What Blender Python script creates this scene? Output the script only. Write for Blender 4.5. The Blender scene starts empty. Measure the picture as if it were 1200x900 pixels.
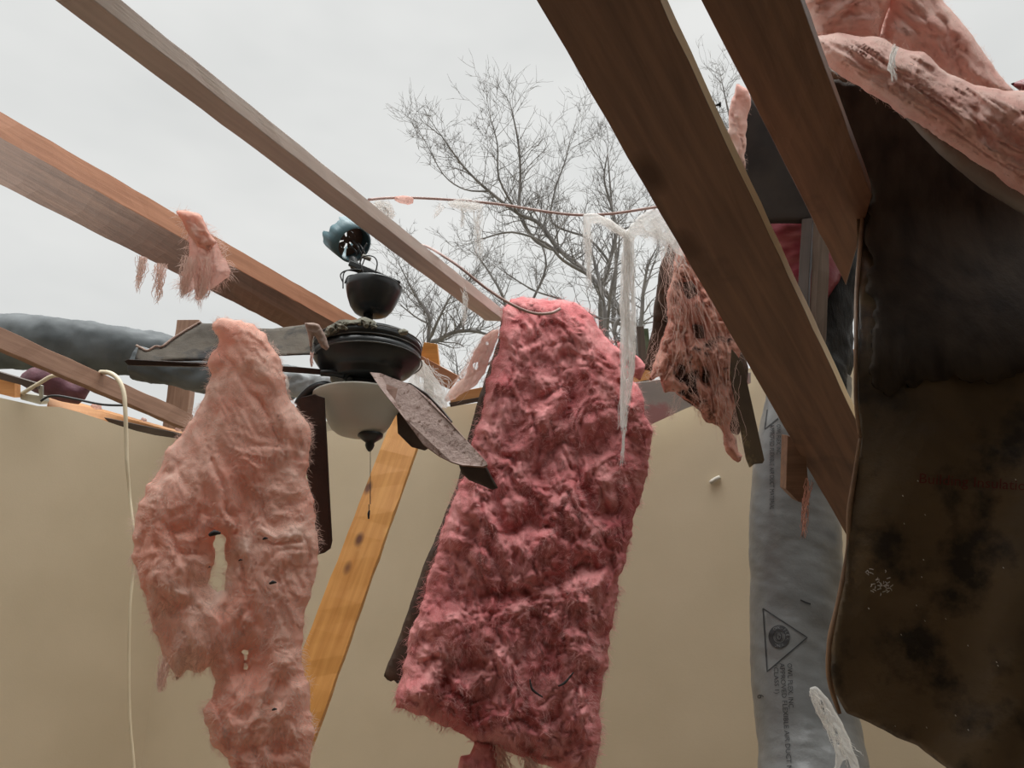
import bpy, bmesh, math, random
import numpy as np
from mathutils import Vector, Matrix
from mathutils.bvhtree import BVHTree

sc = bpy.context.scene
C = sc.collection
random.seed(7)
RNG = np.random.default_rng(7)

# ------------------------------------------------------------------ camera, sky, exposure
CAM = Vector((0, 0, 1.5)); PITCH = math.radians(20); FPX = 900.0
cd = bpy.data.cameras.new('camera'); cam = bpy.data.objects.new('camera', cd); C.objects.link(cam)
cam.location = CAM; cam.rotation_euler = (math.radians(90) + PITCH, 0, 0)
cd.sensor_width = 36; cd.lens = 36 * FPX / 1200; cd.clip_start = 0.05; cd.clip_end = 500
sc.camera = cam
sc.view_settings.view_transform = 'Standard'; sc.view_settings.look = 'None'
sc.view_settings.exposure = 0.38; sc.view_settings.gamma = 1; sc.view_settings.use_curve_mapping = False

w = bpy.data.worlds.new('overcast_sky'); sc.world = w; w.use_nodes = True
nt = w.node_tree; nt.nodes.clear()
tc = nt.nodes.new('ShaderNodeTexCoord'); sep = nt.nodes.new('ShaderNodeSeparateXYZ')
nt.links.new(tc.outputs['Generated'], sep.inputs[0])
mr = nt.nodes.new('ShaderNodeMapRange'); mr.inputs[1].default_value = 0.75; mr.inputs[2].default_value = 1.0
mr.inputs[3].default_value = 1.0; mr.inputs[4].default_value = 10.5; mr.interpolation_type = 'SMOOTHSTEP'
nt.links.new(sep.outputs['Z'], mr.inputs[0])
nz = nt.nodes.new('ShaderNodeTexNoise'); nz.inputs['Scale'].default_value = 2.2; nz.inputs['Detail'].default_value = 4
mp = nt.nodes.new('ShaderNodeMapping'); mp.inputs['Scale'].default_value = (1, 1, 2.5)
nt.links.new(tc.outputs['Generated'], mp.inputs[0]); nt.links.new(mp.outputs[0], nz.inputs[0])
cr = nt.nodes.new('ShaderNodeValToRGB')
cr.color_ramp.elements[0].position = 0.35; cr.color_ramp.elements[0].color = (0.52, 0.53, 0.525, 1)
cr.color_ramp.elements[1].position = 0.65; cr.color_ramp.elements[1].color = (0.62, 0.625, 0.615, 1)
nt.links.new(nz.outputs[0], cr.inputs[0])
bg = nt.nodes.new('ShaderNodeBackground'); nt.links.new(cr.outputs[0], bg.inputs[0]); nt.links.new(mr.outputs[0], bg.inputs[1])
ow = nt.nodes.new('ShaderNodeOutputWorld'); nt.links.new(bg.outputs[0], ow.inputs[0])

# ------------------------------------------------------------------ points in the room
CP, SP = math.cos(PITCH), math.sin(PITCH)
def ray(px, py):
    dx, dy = (px - 600) / FPX, (450 - py) / FPX
    return Vector((dx, CP - SP * dy, SP + CP * dy))
def P(px, py, t): return CAM + ray(px, py) * t          # at forward distance t
def PY(px, py, Y):                                       # at world depth Y
    r = ray(px, py); return CAM + r * (Y / r.y)
def PZ(px, py, z):
    r = ray(px, py); return CAM + r * ((z - CAM.z) / r.z)
def TY(py, Y): return Y / (CP - SP * (450 - py) / FPX)

# ------------------------------------------------------------------ materials
def mat(name, c1, c2=None, rough=0.7, scale=8, stretch=(1, 1, 1), bump=0.0, bscale=60, spec=0.5, metal=0.0,
        c3=None, s3=3, t3=0.55, trans=0.0, clear=0.0, lo=0.35, hi=0.65, detail=6, w3=0.08, distort=0.0, bdist=0.01):
    m = bpy.data.materials.new(name); m.use_nodes = True; t = m.node_tree
    b = t.nodes['Principled BSDF']; out = t.nodes['Material Output']
    b.inputs['Roughness'].default_value = rough; b.inputs['Metallic'].default_value = metal
    b.inputs['Specular IOR Level'].default_value = spec
    co = t.nodes.new('ShaderNodeTexCoord'); mp = t.nodes.new('ShaderNodeMapping')
    mp.inputs['Scale'].default_value = stretch; t.links.new(co.outputs['Object'], mp.inputs[0])
    col = None
    n = t.nodes.new('ShaderNodeTexNoise'); n.inputs['Scale'].default_value = scale
    n.inputs['Detail'].default_value = detail; n.inputs['Distortion'].default_value = distort
    t.links.new(mp.outputs[0], n.inputs[0])
    r = t.nodes.new('ShaderNodeValToRGB'); r.color_ramp.elements[0].position = lo; r.color_ramp.elements[1].position = hi
    r.color_ramp.elements[0].color = (*c1, 1); r.color_ramp.elements[1].color = (*(c2 or c1), 1)
    t.links.new(n.outputs[0], r.inputs[0]); col = r.outputs[0]
    if c3:
        n3 = t.nodes.new('ShaderNodeTexNoise'); n3.inputs['Scale'].default_value = s3; n3.inputs['Detail'].default_value = 7
        n3.inputs['Roughness'].default_value = 0.6
        t.links.new(co.outputs['Object'], n3.inputs[0])
        r3 = t.nodes.new('ShaderNodeValToRGB'); r3.color_ramp.elements[0].position = t3; r3.color_ramp.elements[1].position = t3 + w3
        t.links.new(n3.outputs[0], r3.inputs[0])
        mx = t.nodes.new('ShaderNodeMix'); mx.data_type = 'RGBA'
        t.links.new(r3.outputs[0], mx.inputs[0]); t.links.new(col, mx.inputs[6]); mx.inputs[7].default_value = (*c3, 1)
        col = mx.outputs[2]
    t.links.new(col, b.inputs['Base Color'])
    bn = None
    if bump:
        nb = t.nodes.new('ShaderNodeTexNoise'); nb.inputs['Scale'].default_value = bscale; nb.inputs['Detail'].default_value = 5
        nb.inputs['Roughness'].default_value = 0.65
        t.links.new(mp.outputs[0], nb.inputs[0])
        bn = t.nodes.new('ShaderNodeBump'); bn.inputs['Strength'].default_value = bump; bn.inputs['Distance'].default_value = bdist
        t.links.new(nb.outputs[0], bn.inputs['Height']); t.links.new(bn.outputs[0], b.inputs['Normal'])
    if trans:
        tr = t.nodes.new('ShaderNodeBsdfTranslucent'); t.links.new(col, tr.inputs[0])
        ms = t.nodes.new('ShaderNodeMixShader'); ms.inputs[0].default_value = trans
        t.links.new(b.outputs[0], ms.inputs[1]); t.links.new(tr.outputs[0], ms.inputs[2]); t.links.new(ms.outputs[0], out.inputs[0])
        if clear:
            tp = t.nodes.new('ShaderNodeBsdfTransparent'); m2 = t.nodes.new('ShaderNodeMixShader'); m2.inputs[0].default_value = clear
            t.links.new(ms.outputs[0], m2.inputs[1]); t.links.new(tp.outputs[0], m2.inputs[2]); t.links.new(m2.outputs[0], out.inputs[0])
    return m

def wood(name, dark, light, knot=(0.08, 0.035, 0.015), rough=0.55, kscale=2.2, spec=0.4, stain=None, sthr=0.55):
    m = mat(name, dark, light, rough=rough, scale=9, stretch=(0.35, 5, 5), bump=0.25, bscale=30, spec=spec, lo=0.3, hi=0.7,
            c3=stain, s3=2.5, t3=sthr, w3=0.15, distort=0.6, bdist=0.004)
    t = m.node_tree; b = t.nodes['Principled BSDF']; src = b.inputs['Base Color'].links[0].from_socket
    co = t.nodes.new('ShaderNodeTexCoord'); mp = t.nodes.new('ShaderNodeMapping'); mp.inputs['Scale'].default_value = (1.0, 1.9, 0.0)
    t.links.new(co.outputs['Object'], mp.inputs[0])
    v = t.nodes.new('ShaderNodeTexVoronoi'); v.inputs['Scale'].default_value = kscale; t.links.new(mp.outputs[0], v.inputs[0])
    r = t.nodes.new('ShaderNodeValToRGB'); r.color_ramp.elements[0].position = 0.06; r.color_ramp.elements[1].position = 0.17
    r.color_ramp.elements[0].color = (1, 1, 1, 1); r.color_ramp.elements[1].color = (0, 0, 0, 1)
    t.links.new(v.outputs['Distance'], r.inputs[0])
    mx = t.nodes.new('ShaderNodeMix'); mx.data_type = 'RGBA'
    t.links.new(r.outputs[0], mx.inputs[0]); t.links.new(src, mx.inputs[6]); mx.inputs[7].default_value = (*knot, 1)
    t.links.new(mx.outputs[2], b.inputs['Base Color'])
    return m

M = {}
M['wall'] = mat('beige_wall_paint', (0.56, 0.46, 0.32), (0.60, 0.495, 0.35), rough=0.75, scale=3, bump=0.06, bscale=120, spec=0.3)
M['gyp'] = mat('grey_board', (0.40, 0.38, 0.36), (0.50, 0.47, 0.44), rough=0.9, scale=6, c3=(0.50, 0.27, 0.27), s3=5, t3=0.52)
M['floor'] = mat('floor_carpet', (0.20, 0.16, 0.12), (0.26, 0.21, 0.16), rough=0.95, scale=30)
M['ceil_blocker'] = mat('ceiling_blocker', (0.16, 0.13, 0.11), (0.10, 0.085, 0.07), rough=0.9)
M['ground'] = mat('winter_ground', (0.10, 0.09, 0.06), (0.16, 0.14, 0.09), rough=0.95, scale=2)
M['woodA'] = wood('weathered_pine', (0.52, 0.43, 0.41), (0.64, 0.54, 0.51), rough=0.6)
M['woodAe'] = wood('skylit_side_pine', (0.80, 0.66, 0.58), (0.92, 0.80, 0.72), knot=(0.35, 0.2, 0.15), rough=0.6)  # strong sky light on the joist's side, put into a paler colour
M['woodB'] = wood('red_brown_pine', (0.33, 0.145, 0.078), (0.46, 0.215, 0.12), rough=0.7, spec=.2)
M['woodB2'] = wood('brown_grey_pine', (0.21, 0.145, 0.115), (0.33, 0.215, 0.16), rough=0.75, spec=.2)
M['woodD'] = wood('wet_dark_pine', (0.155, 0.085, 0.055), (0.25, 0.14, 0.088), rough=0.45, stain=(0.075, 0.040, 0.030), sthr=0.55, kscale=2.6)
M['woodEdge'] = wood('skylit_rafter_edge', (0.74, 0.54, 0.30), (0.86, 0.66, 0.40), rough=0.6)  # sky light on the rafter's narrow edge, painted in as paler wood
M['woodS'] = wood('fresh_orange_pine', (0.50, 0.21, 0.045), (0.66, 0.32, 0.085), knot=(0.14, 0.05, 0.02), rough=0.45, kscale=4.6, stain=(0.72, 0.46, 0.16), sthr=0.6)
M['woodC'] = wood('old_brown_pine', (0.24, 0.13, 0.085), (0.36, 0.21, 0.14), rough=0.6)
M['woodX'] = wood('shaded_old_pine', (0.085, 0.06, 0.045), (0.14, 0.10, 0.075), rough=0.75, spec=.15)  # old pine darkened so the colour holds the shade on the stud
M['woodO'] = wood('orange_lumber', (0.50, 0.22, 0.08), (0.64, 0.32, 0.13), rough=0.6)
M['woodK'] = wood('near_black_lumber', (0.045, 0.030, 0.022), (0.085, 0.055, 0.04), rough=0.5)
M['pink'] = mat('pink_fibreglass', (0.66, 0.21, 0.215), (0.80, 0.37, 0.36), rough=1.0, spec=0.05, scale=9, bump=0.9, bscale=70, trans=0.12,
                c3=(0.54, 0.145, 0.155), s3=6, t3=0.5, w3=0.2, detail=8, bdist=0.006)
M['pinkL'] = mat('pale_pink_fibreglass', (0.90, 0.50, 0.40), (0.92, 0.66, 0.56), rough=1.0, spec=0.05, scale=7, bump=0.7, bscale=60, trans=0.45,
                 c3=(0.88, 0.75, 0.66), s3=5, t3=0.52, w3=0.18, detail=8, bdist=0.005)
M['pinkR'] = mat('layered_pink_fibreglass', (0.76, 0.46, 0.40), (0.88, 0.66, 0.59), rough=1.0, spec=0.05, scale=10, bump=0.8, bscale=50, trans=0.3,
                 c3=(0.80, 0.63, 0.56), s3=9, t3=0.58, w3=0.1, detail=8, bdist=0.006)
M['pinkS'] = mat('salmon_wisps', (0.82, 0.48, 0.41), (0.88, 0.66, 0.59), rough=1.0, spec=0.05, trans=0.5, clear=0.25, bump=0.6, bscale=70)
M['pinkG'] = mat('torn_salmon_fibreglass', (0.62, 0.27, 0.21), (0.80, 0.46, 0.37), rough=1.0, spec=0.05, trans=0.2, bump=0.8, bscale=60,
                 c3=(0.07, 0.045, 0.04), s3=9, t3=0.56, w3=0.08)
M['magenta'] = mat('magenta_film', (0.17, 0.013, 0.026), (0.24, 0.07, 0.065), rough=0.5, spec=0.2, scale=6, stretch=(1, 1, 3), bump=0.3, bscale=8)
M['fibreP'] = mat('pink_loose_fibre', (0.84, 0.42, 0.41), (0.90, 0.56, 0.54), rough=0.9, spec=0.1, trans=0.25)
M['fibreL'] = mat('pale_loose_fibre', (0.90, 0.66, 0.58), (0.93, 0.77, 0.69), rough=0.9, spec=0.1, trans=0.45, clear=0.3)
M['fibreW'] = mat('white_fibre', (0.88, 0.86, 0.83), (0.93, 0.91, 0.88), rough=0.6, spec=0.3, trans=0.55, clear=0.35)
M['gauze'] = mat('white_gauze', (0.86, 0.84, 0.81), (0.93, 0.92, 0.89), rough=0.6, spec=0.2, trans=0.6, clear=0.55)
M['kraft'] = mat('kraft_backing', (0.055, 0.032, 0.022), (0.11, 0.062, 0.038), rough=0.6, scale=8, bump=0.4, bscale=25)
M['panel'] = mat('wet_stained_paper_panel', (0.050, 0.032, 0.016), (0.15, 0.100, 0.052), rough=0.42, scale=3.4, bump=0.45, bscale=14, spec=0.5,
                 c3=(0.022, 0.015, 0.010), s3=8, t3=0.50, w3=0.14, detail=9, distort=0.4)
M['lip'] = mat('panel_lip', (0.17, 0.10, 0.06), (0.28, 0.17, 0.10), rough=0.6, scale=20)
M['sheath'] = mat('black_sheathing', (0.020, 0.018, 0.018), (0.045, 0.038, 0.034), rough=0.7, scale=9)
M['greykraft'] = mat('grey_facing', (0.20, 0.165, 0.14), (0.28, 0.235, 0.20), rough=0.8, scale=7, bump=0.3, bscale=30)
M['duct'] = mat('grey_duct_film', (0.135, 0.137, 0.135), (0.18, 0.183, 0.18), rough=0.32, scale=4, bump=0.25, bscale=12, spec=0.5)
M['ductF'] = mat('weathered_duct_film', (0.06, 0.068, 0.072), (0.12, 0.132, 0.138), rough=0.62, spec=0.25, scale=4, bump=0.3, bscale=10)
M['ductD'] = mat('black_duct_film', (0.012, 0.011, 0.010), (0.03, 0.027, 0.024), rough=0.5, spec=0.1, scale=6, stretch=(4, 4, 1), bump=0.8, bscale=20)
M['ink'] = mat('black_ink', (0.02, 0.02, 0.022), rough=0.6)
M['redink'] = mat('red_ink', (0.13, 0.022, 0.014), rough=0.6)
M['fan'] = mat('dark_fan_metal', (0.016, 0.019, 0.020), (0.030, 0.034, 0.035), rough=0.32, scale=12, spec=0.5, c3=(0.10, 0.10, 0.085), s3=14, t3=0.66, w3=0.06)
M['fanhi'] = mat('worn_fan_metal', (0.07, 0.07, 0.066), (0.14, 0.14, 0.13), rough=0.4, scale=20)
M['blade'] = mat('dark_blade', (0.028, 0.014, 0.010), (0.05, 0.026, 0.018), rough=0.5, scale=12, bump=0.2)
M['dust'] = mat('dusty_blade_top', (0.30, 0.205, 0.175), (0.42, 0.31, 0.27), rough=0.75, scale=40, bump=0.5, bscale=90,
                c3=(0.17, 0.095, 0.07), s3=55, t3=0.56, w3=0.06, detail=8)
M['rust'] = mat('rusty_blade_edge', (0.15, 0.07, 0.045), (0.26, 0.15, 0.11), rough=0.8, scale=30)
M['glass'] = mat('frosted_bowl_glass', (0.74, 0.73, 0.66), (0.80, 0.79, 0.72), rough=0.35, scale=4, trans=0.38, spec=0.5)
M['board'] = mat('dirty_drywall_paper', (0.075, 0.062, 0.048), (0.125, 0.105, 0.08), rough=0.9, scale=6, bump=0.3, bscale=40, c3=(0.025, 0.025, 0.026), s3=5, t3=0.53)
M['boardtop'] = mat('board_debris', (0.14, 0.13, 0.10), (0.28, 0.27, 0.21), rough=0.9, scale=20, bump=0.8, bscale=60)
M['bluebox'] = mat('blue_electrical_plastic', (0.055, 0.125, 0.15), (0.085, 0.165, 0.19), rough=0.5, scale=10)
M['wire'] = mat('copper_brown_wire', (0.36, 0.22, 0.19), (0.46, 0.31, 0.27), rough=0.6)
M['cream'] = mat('cream_cable', (0.62, 0.52, 0.36), (0.70, 0.60, 0.43), rough=0.5)
M['blk'] = mat('black_cable', (0.02, 0.02, 0.02), (0.03, 0.03, 0.03), rough=0.5)
M['maroon'] = mat('maroon_cloth', (0.075, 0.022, 0.032), (0.12, 0.04, 0.055), rough=0.8, scale=10, bump=0.4)
M['steel'] = mat('galvanised_steel', (0.30, 0.29, 0.25), (0.40, 0.39, 0.34), rough=0.45, metal=0.5, scale=14)
M['trim'] = mat('cream_trim', (0.66, 0.60, 0.46), (0.70, 0.64, 0.50), rough=0.6)
M['rag'] = mat('beige_rag', (0.46, 0.33, 0.28), (0.58, 0.44, 0.37), rough=0.95, scale=20, bump=0.5, trans=0.2)
M['bark'] = mat('winter_bark', (0.17, 0.162, 0.16), (0.27, 0.25, 0.24), rough=0.9, scale=8)
M['leaf'] = mat('evergreen', (0.045, 0.06, 0.03), (0.09, 0.10, 0.06), rough=0.9, scale=20)
M['white'] = mat('white_debris', (0.62, 0.58, 0.50), (0.70, 0.66, 0.58), rough=0.8)
M['grit'] = mat('black_grit', (0.02, 0.015, 0.015), rough=0.8)
M['haze'] = mat('grey_plastic_sheet', (0.34, 0.36, 0.37), (0.46, 0.48, 0.49), rough=0.35, scale=6, bump=0.7, bscale=14, trans=0.3)

# ------------------------------------------------------------------ builders
def mesh(name, V, F, m, parent=None, smooth=False, origin=None):
    me = bpy.data.meshes.new(name)
    if origin is not None: V = [Vector(v) - Vector(origin) for v in V]
    me.from_pydata([tuple(v) for v in V], [], [tuple(int(i) for i in f) for f in F]); me.update()
    me.materials.append(m)
    if smooth: me.polygons.foreach_set('use_smooth', [True] * len(me.polygons))
    o = bpy.data.objects.new(name, me); C.objects.link(o)
    if origin is not None: o.location = origin
    if parent:
        o.parent = parent
        if origin is not None: o.location = Vector(origin) - parent.location
        else: o.location = -parent.location
    return o
def tag(o, label, cat, group=None, kind=None):
    o['label'] = label; o['category'] = cat
    if group: o['group'] = group
    if kind: o['kind'] = kind
    return o
def empty(name, loc, label, cat, group=None):
    o = bpy.data.objects.new(name, None); C.objects.link(o); o.location = loc; o.empty_display_size = 0.05
    return tag(o, label, cat, group)
def structure(o): o['kind'] = 'structure'; return o

def tube_geo(V, F, pts, rad, n=8, caps=True):
    """append a tube along pts (Vectors) with radii rad"""
    pts = [Vector(p) for p in pts]; k0 = len(V); N = len(pts)
    if not hasattr(rad, '__len__'): rad = [rad] * N
    prev = None
    for i, p in enumerate(pts):
        d = (pts[min(i + 1, N - 1)] - pts[max(i - 1, 0)])
        if d.length < 1e-9: d = Vector((0, 0, 1))
        d.normalize()
        if prev is None: a = d.orthogonal().normalized()
        else:
            a = prev - d * prev.dot(d)
            a = a.normalized() if a.length > 1e-6 else d.orthogonal().normalized()
        prev = a; b = d.cross(a)
        for k in range(n):
            th = 2 * math.pi * k / n
            V.append(p + (a * math.cos(th) + b * math.sin(th)) * rad[i])
    for i in range(N - 1):
        for k in range(n):
            F.append((k0 + i * n + k, k0 + i * n + (k + 1) % n, k0 + (i + 1) * n + (k + 1) % n, k0 + (i + 1) * n + k))
    if caps and n > 2:
        F.append(tuple(k0 + k for k in range(n))[::-1]); F.append(tuple(k0 + (N - 1) * n + k for k in range(n)))
def smooth_path(pts, n=6):
    out = []; L = len(pts)
    for i in range(L - 1):
        p0, p1, p2, p3 = pts[max(i - 1, 0)], pts[i], pts[i + 1], pts[min(i + 2, L - 1)]
        for k in range(n):
            t = k / n
            out.append(0.5 * ((2 * p1) + (p2 - p0) * t + (2 * p0 - 5 * p1 + 4 * p2 - p3) * t * t + (3 * p1 - p0 - 3 * p2 + p3) * t ** 3))
    out.append(pts[-1]); return out
def tube(name, pts, rad, m, parent=None, n=8, sm=5):
    pts = [Vector(p) for p in pts]; N0 = len(pts)
    pp = smooth_path(pts, sm) if sm > 1 else pts
    if hasattr(rad, '__len__'):
        rr = np.interp(np.linspace(0, N0 - 1, len(pp)), range(N0), rad)
    else: rr = rad
    V, F = [], []; tube_geo(V, F, pp, rr, n)
    return mesh(name, V, F, m, parent, True)

def lumber(name, B0, B1, u, v, m, ext0=0, ext1=0, skew0=0, skew1=0, parent=None, edge=None, rag=0.002, v1=None):
    """board whose one long edge runs B0-B1; u and v span its section. Object X axis runs along the grain."""
    B0, B1, u, v = map(Vector, (B0, B1, u, v))
    d = (B1 - B0); L = d.length; d.normalize()
    B0 = B0 - d * ext0; L += ext0 + ext1
    ey = u.normalized(); ey = (ey - d * ey.dot(d)).normalized(); ez = d.cross(ey)
    if ez.dot(v) < 0: ey = -ey; ez = -ez
    ul, vl = u.dot(ey), v.dot(ez)
    n = max(2, int(L / 0.06)); bm = bmesh.new(); rings = []
    for i in range(n + 1):
        s = i / n; ring = []
        for (a, b) in ((0, 0), (1, 0), (1, 1), (0, 1)):
            x = -skew0 * a * (1 - s) + (L + skew1 * a) * s
            j = (random.uniform(-rag, rag), random.uniform(-rag, rag)) if 0 < i < n else (0, 0)
            ring.append(bm.verts.new((x, ul * a + j[0], vl * b + j[1])))
        rings.append(ring)
    for i in range(n):
        for k in range(4):
            f = bm.faces.new((rings[i][k], rings[i][(k + 1) % 4], rings[i + 1][(k + 1) % 4], rings[i + 1][k]))
            if edge is not None and k == 3: f.material_index = 1
    bm.faces.new(rings[0]); bm.faces.new(rings[-1][::-1])
    bmesh.ops.recalc_face_normals(bm, faces=bm.faces)
    es = [e for e in bm.edges if len(e.link_faces) == 2 and e.calc_face_angle(0) > 1.0]
    bmesh.ops.bevel(bm, geom=es, offset=0.0022, segments=2, affect='EDGES', profile=0.5)
    me = bpy.data.meshes.new(name); bm.to_mesh(me); bm.free(); me.materials.append(m)
    if edge is not None: me.materials.append(edge)
    o = bpy.data.objects.new(name, me); C.objects.link(o)
    mw = Matrix((d, ey, ez)).transposed().to_4x4(); mw.translation = B0
    o.matrix_world = mw
    if parent: o.parent = parent; o.matrix_parent_inverse = Matrix.Translation(parent.location).inverted()
    return o
def board_between(name, p0, p1, up, wid, thk, m, **k):
    """board from p0 to p1 with width wid along up and thickness thk"""
    p0, p1 = Vector(p0), Vector(p1); d = (p1 - p0).normalized(); up = Vector(up); up = (up - d * up.dot(d)).normalized()
    return lumber(name, p0, p1, up * wid, d.cross(up) * thk, m, **k)

# value noise, vectorised
_perm = RNG.permutation(256); _perm = np.concatenate([_perm, _perm, _perm]); _val = RNG.uniform(-1, 1, 768)
def vn(x, y, z):
    xi, yi, zi = np.floor(x).astype(int), np.floor(y).astype(int), np.floor(z).astype(int)
    fx, fy, fz = x - xi, y - yi, z - zi
    s = lambda t: t * t * t * (t * (t * 6 - 15) + 10)
    fx, fy, fz = s(fx), s(fy), s(fz); r = 0
    for a in (0, 1):
        for b in (0, 1):
            for c in (0, 1):
                h = _val[_perm[_perm[_perm[(xi + a) & 255] + ((yi + b) & 255)] + ((zi + c) & 255)]]
                r = r + h * (fx if a else 1 - fx) * (fy if b else 1 - fy) * (fz if c else 1 - fz)
    return r
def fbm(x, y, z, o=4, billow=False, gain=0.5):
    r, a, f, tot = 0, 1.0, 1.0, 0
    for i in range(o):
        n = vn(x * f + 17.3 * i, y * f + 5.1 * i, z * f + 3.7 * i)
        if billow: n = np.abs(n) * 2 - 0.6
        r = r + a * n; tot += a; a *= gain; f *= 2.03
    return r / tot

def inside(px, py, poly):
    r = np.zeros(px.shape, bool); n = len(poly); j = n - 1
    for i in range(n):
        xi, yi = poly[i]; xj, yj = poly[j]
        c = ((yi > py) != (yj > py)) & (px < (xj - xi) * (py - yi) / ((yj - yi) or 1e-9) + xi)
        r ^= c; j = i
    return r
def seg_near(px, py, poly):
    """distance to the outline and nearest point on it"""
    best = np.full(px.shape, 1e9); nx = px.copy(); ny = py.copy(); n = len(poly)
    for i in range(n):
        ax, ay = poly[i]; bx, by = poly[(i + 1) % n]
        dx, dy = bx - ax, by - ay; L = dx * dx + dy * dy or 1e-9
        t = np.clip(((px - ax) * dx + (py - ay) * dy) / L, 0, 1)
        qx, qy = ax + t * dx, ay + t * dy; d = np.hypot(px - qx, py - qy)
        k = d < best; best = np.where(k, d, best); nx = np.where(k, qx, nx); ny = np.where(k, qy, ny)
    return best, nx, ny
def rough_outline(poly, step, amp, seed=0, lo=25.0):
    out = []; n = len(poly); s = 0
    for i in range(n):
        a, b = np.array(poly[i], float), np.array(poly[(i + 1) % n], float); L = np.linalg.norm(b - a)
        if L < 1e-6: continue
        nn = np.array([-(b - a)[1], (b - a)[0]]) / L; k = max(1, int(L / step))
        for j in range(k):
            q = a + (b - a) * j / k; z = np.array([s / lo]); o = np.array([seed * 3.1])
            h = fbm(z, o, o, 4, gain=0.65)[0]
            out.append(tuple(q + nn * h * amp)); s += L / k
    return out
def pad(name, outline, depth, m, parent=None, sp=4.0, bulge=0.05, R=25, amp=0.02, freq=1 / 40, ang=0, ratio=1, jag=3, jstep=4,
        holes=(), back=0.01, seed=1, octv=5, lateral=3, billow=True, smooth=True, gain=0.55, warp=0.6, fine=None, fibres=None, bmat=None, wave=None):
    """a soft sheet: outline given as seen from the room's viewpoint, depth(x, y) its distance; real front, back and thickness"""
    ol = rough_outline(outline, jstep, jag, seed) if jag else outline
    xs = [p[0] for p in ol]; ys = [p[1] for p in ol]
    gx = np.arange(min(xs) - sp, max(xs) + 2 * sp, sp); gy = np.arange(min(ys) - sp, max(ys) + 2 * sp, sp)
    X, Y = np.meshgrid(gx, gy); ins = inside(X, Y, ol)
    D, NX, NY = seg_near(X, Y, ol)
    for h in holes:
        hh = rough_outline(h, jstep, jag, seed + 9); ins &= ~inside(X, Y, hh)
        d2, a2, b2 = seg_near(X, Y, hh); k = d2 < D
        D = np.where(k, d2, D); NX = np.where(k, a2, NX); NY = np.where(k, b2, NY)
    ny_, nx_ = X.shape
    near = ins | (D < sp * 0.55)
    cell = near[:-1, :-1] & near[1:, :-1] & near[:-1, 1:] & near[1:, 1:]
    cnt = np.zeros(X.shape, int)
    for a in (0, 1):
        for b in (0, 1): cnt[a:ny_ - 1 + a, b:nx_ - 1 + b] += cell
    used = cnt > 0; bound = used & (cnt < 4)
    Xs = np.where(bound, NX, X); Ys = np.where(bound, NY, Y); D = np.where(bound, 0, D)
    ca, sa = math.cos(math.radians(ang)), math.sin(math.radians(ang))
    U = (Xs * ca + Ys * sa) * freq / ratio; W = (-Xs * sa + Ys * ca) * freq; Z = np.full(U.shape, seed * 1.7)
    wx = fbm(U * .7 + 31, W * .7, Z, 3) * warp; wy = fbm(U * .7, W * .7 + 57, Z, 3) * warp
    n = fbm(U + wx, W + wy, Z, octv, billow, gain)
    if fine:
        fa, ff, fr = fine; uu = (Xs * ca + Ys * sa) * ff / fr; ww = (-Xs * sa + Ys * ca) * ff
        n = n + fa / amp * fbm(uu + wx * 2, ww + wy * 2, Z + 9, 4, True, .6)
    prof = np.sqrt(np.clip(1 - (1 - np.clip(D / R, 0, 1)) ** 2, 0, 1)); e = np.clip(D / min(R * .6, 11), 0, 1)
    lx = fbm(U * 1.6 + 91, W * 1.6, Z, 3) * lateral * e; ly = fbm(U * 1.6, W * 1.6 + 71, Z, 3) * lateral * e
    idx = -np.ones(X.shape, int); ii = np.argwhere(used); V = []
    bid = -np.ones(X.shape, int); Bk = []
    for q, (r, c) in enumerate(ii):
        x, y = Xs[r, c], Ys[r, c]; t0 = depth(x, y)
        if wave: t0 += wave(x, y)
        t = t0 - bulge * prof[r, c] - amp * n[r, c] * (0.25 + 0.75 * e[r, c]); idx[r, c] = q
        V.append(P(x + lx[r, c], y + ly[r, c], t))
    k = len(V)
    for (r, c) in ii:
        if bound[r, c]: bid[r, c] = idx[r, c]
        else:
            x, y = Xs[r, c], Ys[r, c]; t0 = depth(x, y) + (wave(x, y) if wave else 0)
            t = t0 + back * prof[r, c] - (amp * n[r, c] * (0.25 + 0.75 * e[r, c]) if bulge < 0.012 else 0)
            V.append(P(x, y, t)); bid[r, c] = k; k += 1
    F = []; cells = np.argwhere(cell); nf = 0
    for r, c in cells:
        F.append((idx[r, c], idx[r + 1, c], idx[r + 1, c + 1], idx[r, c + 1])); nf += 1
    for r, c in cells:
        F.append((bid[r, c], bid[r, c + 1], bid[r + 1, c + 1], bid[r + 1, c]))
    og = sum((Vector(v) for v in V[::max(1, len(V) // 50)]), Vector()) / len(V[::max(1, len(V) // 50)])
    o = mesh(name, V, F, m, parent, smooth, origin=og)
    if bmat:
        o.data.materials.append(bmat)
        for i, pl in enumerate(o.data.polygons):
            if i >= nf: pl.material_index = 1
    if fibres:
        cntf, ln, rad, fm, drop, edgefrac = fibres; nfront = len(ii)
        Va = np.array([tuple(v) for v in V[:nfront]]); Nn = np.zeros(len(o.data.vertices) * 3); o.data.vertices.foreach_get('normal', Nn)
        Nn = Nn.reshape(-1, 3)[:nfront]; cv_ = np.array(CAM); tc_ = cv_ - Va; tc_ /= np.linalg.norm(tc_, axis=1)[:, None]
        bmask = np.array([bound[r, c] for r, c in ii]); bi = np.nonzero(bmask)[0]; rs = np.random.default_rng(seed)
        ne = int(cntf * edgefrac); sel = np.concatenate([rs.choice(bi, ne), rs.integers(0, nfront, cntf - ne)])
        n0 = Nn[sel]; isb = bmask[sel]; n0 = np.where(isb[:, None], n0 * .4 + tc_[sel] * .2, n0)
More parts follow.
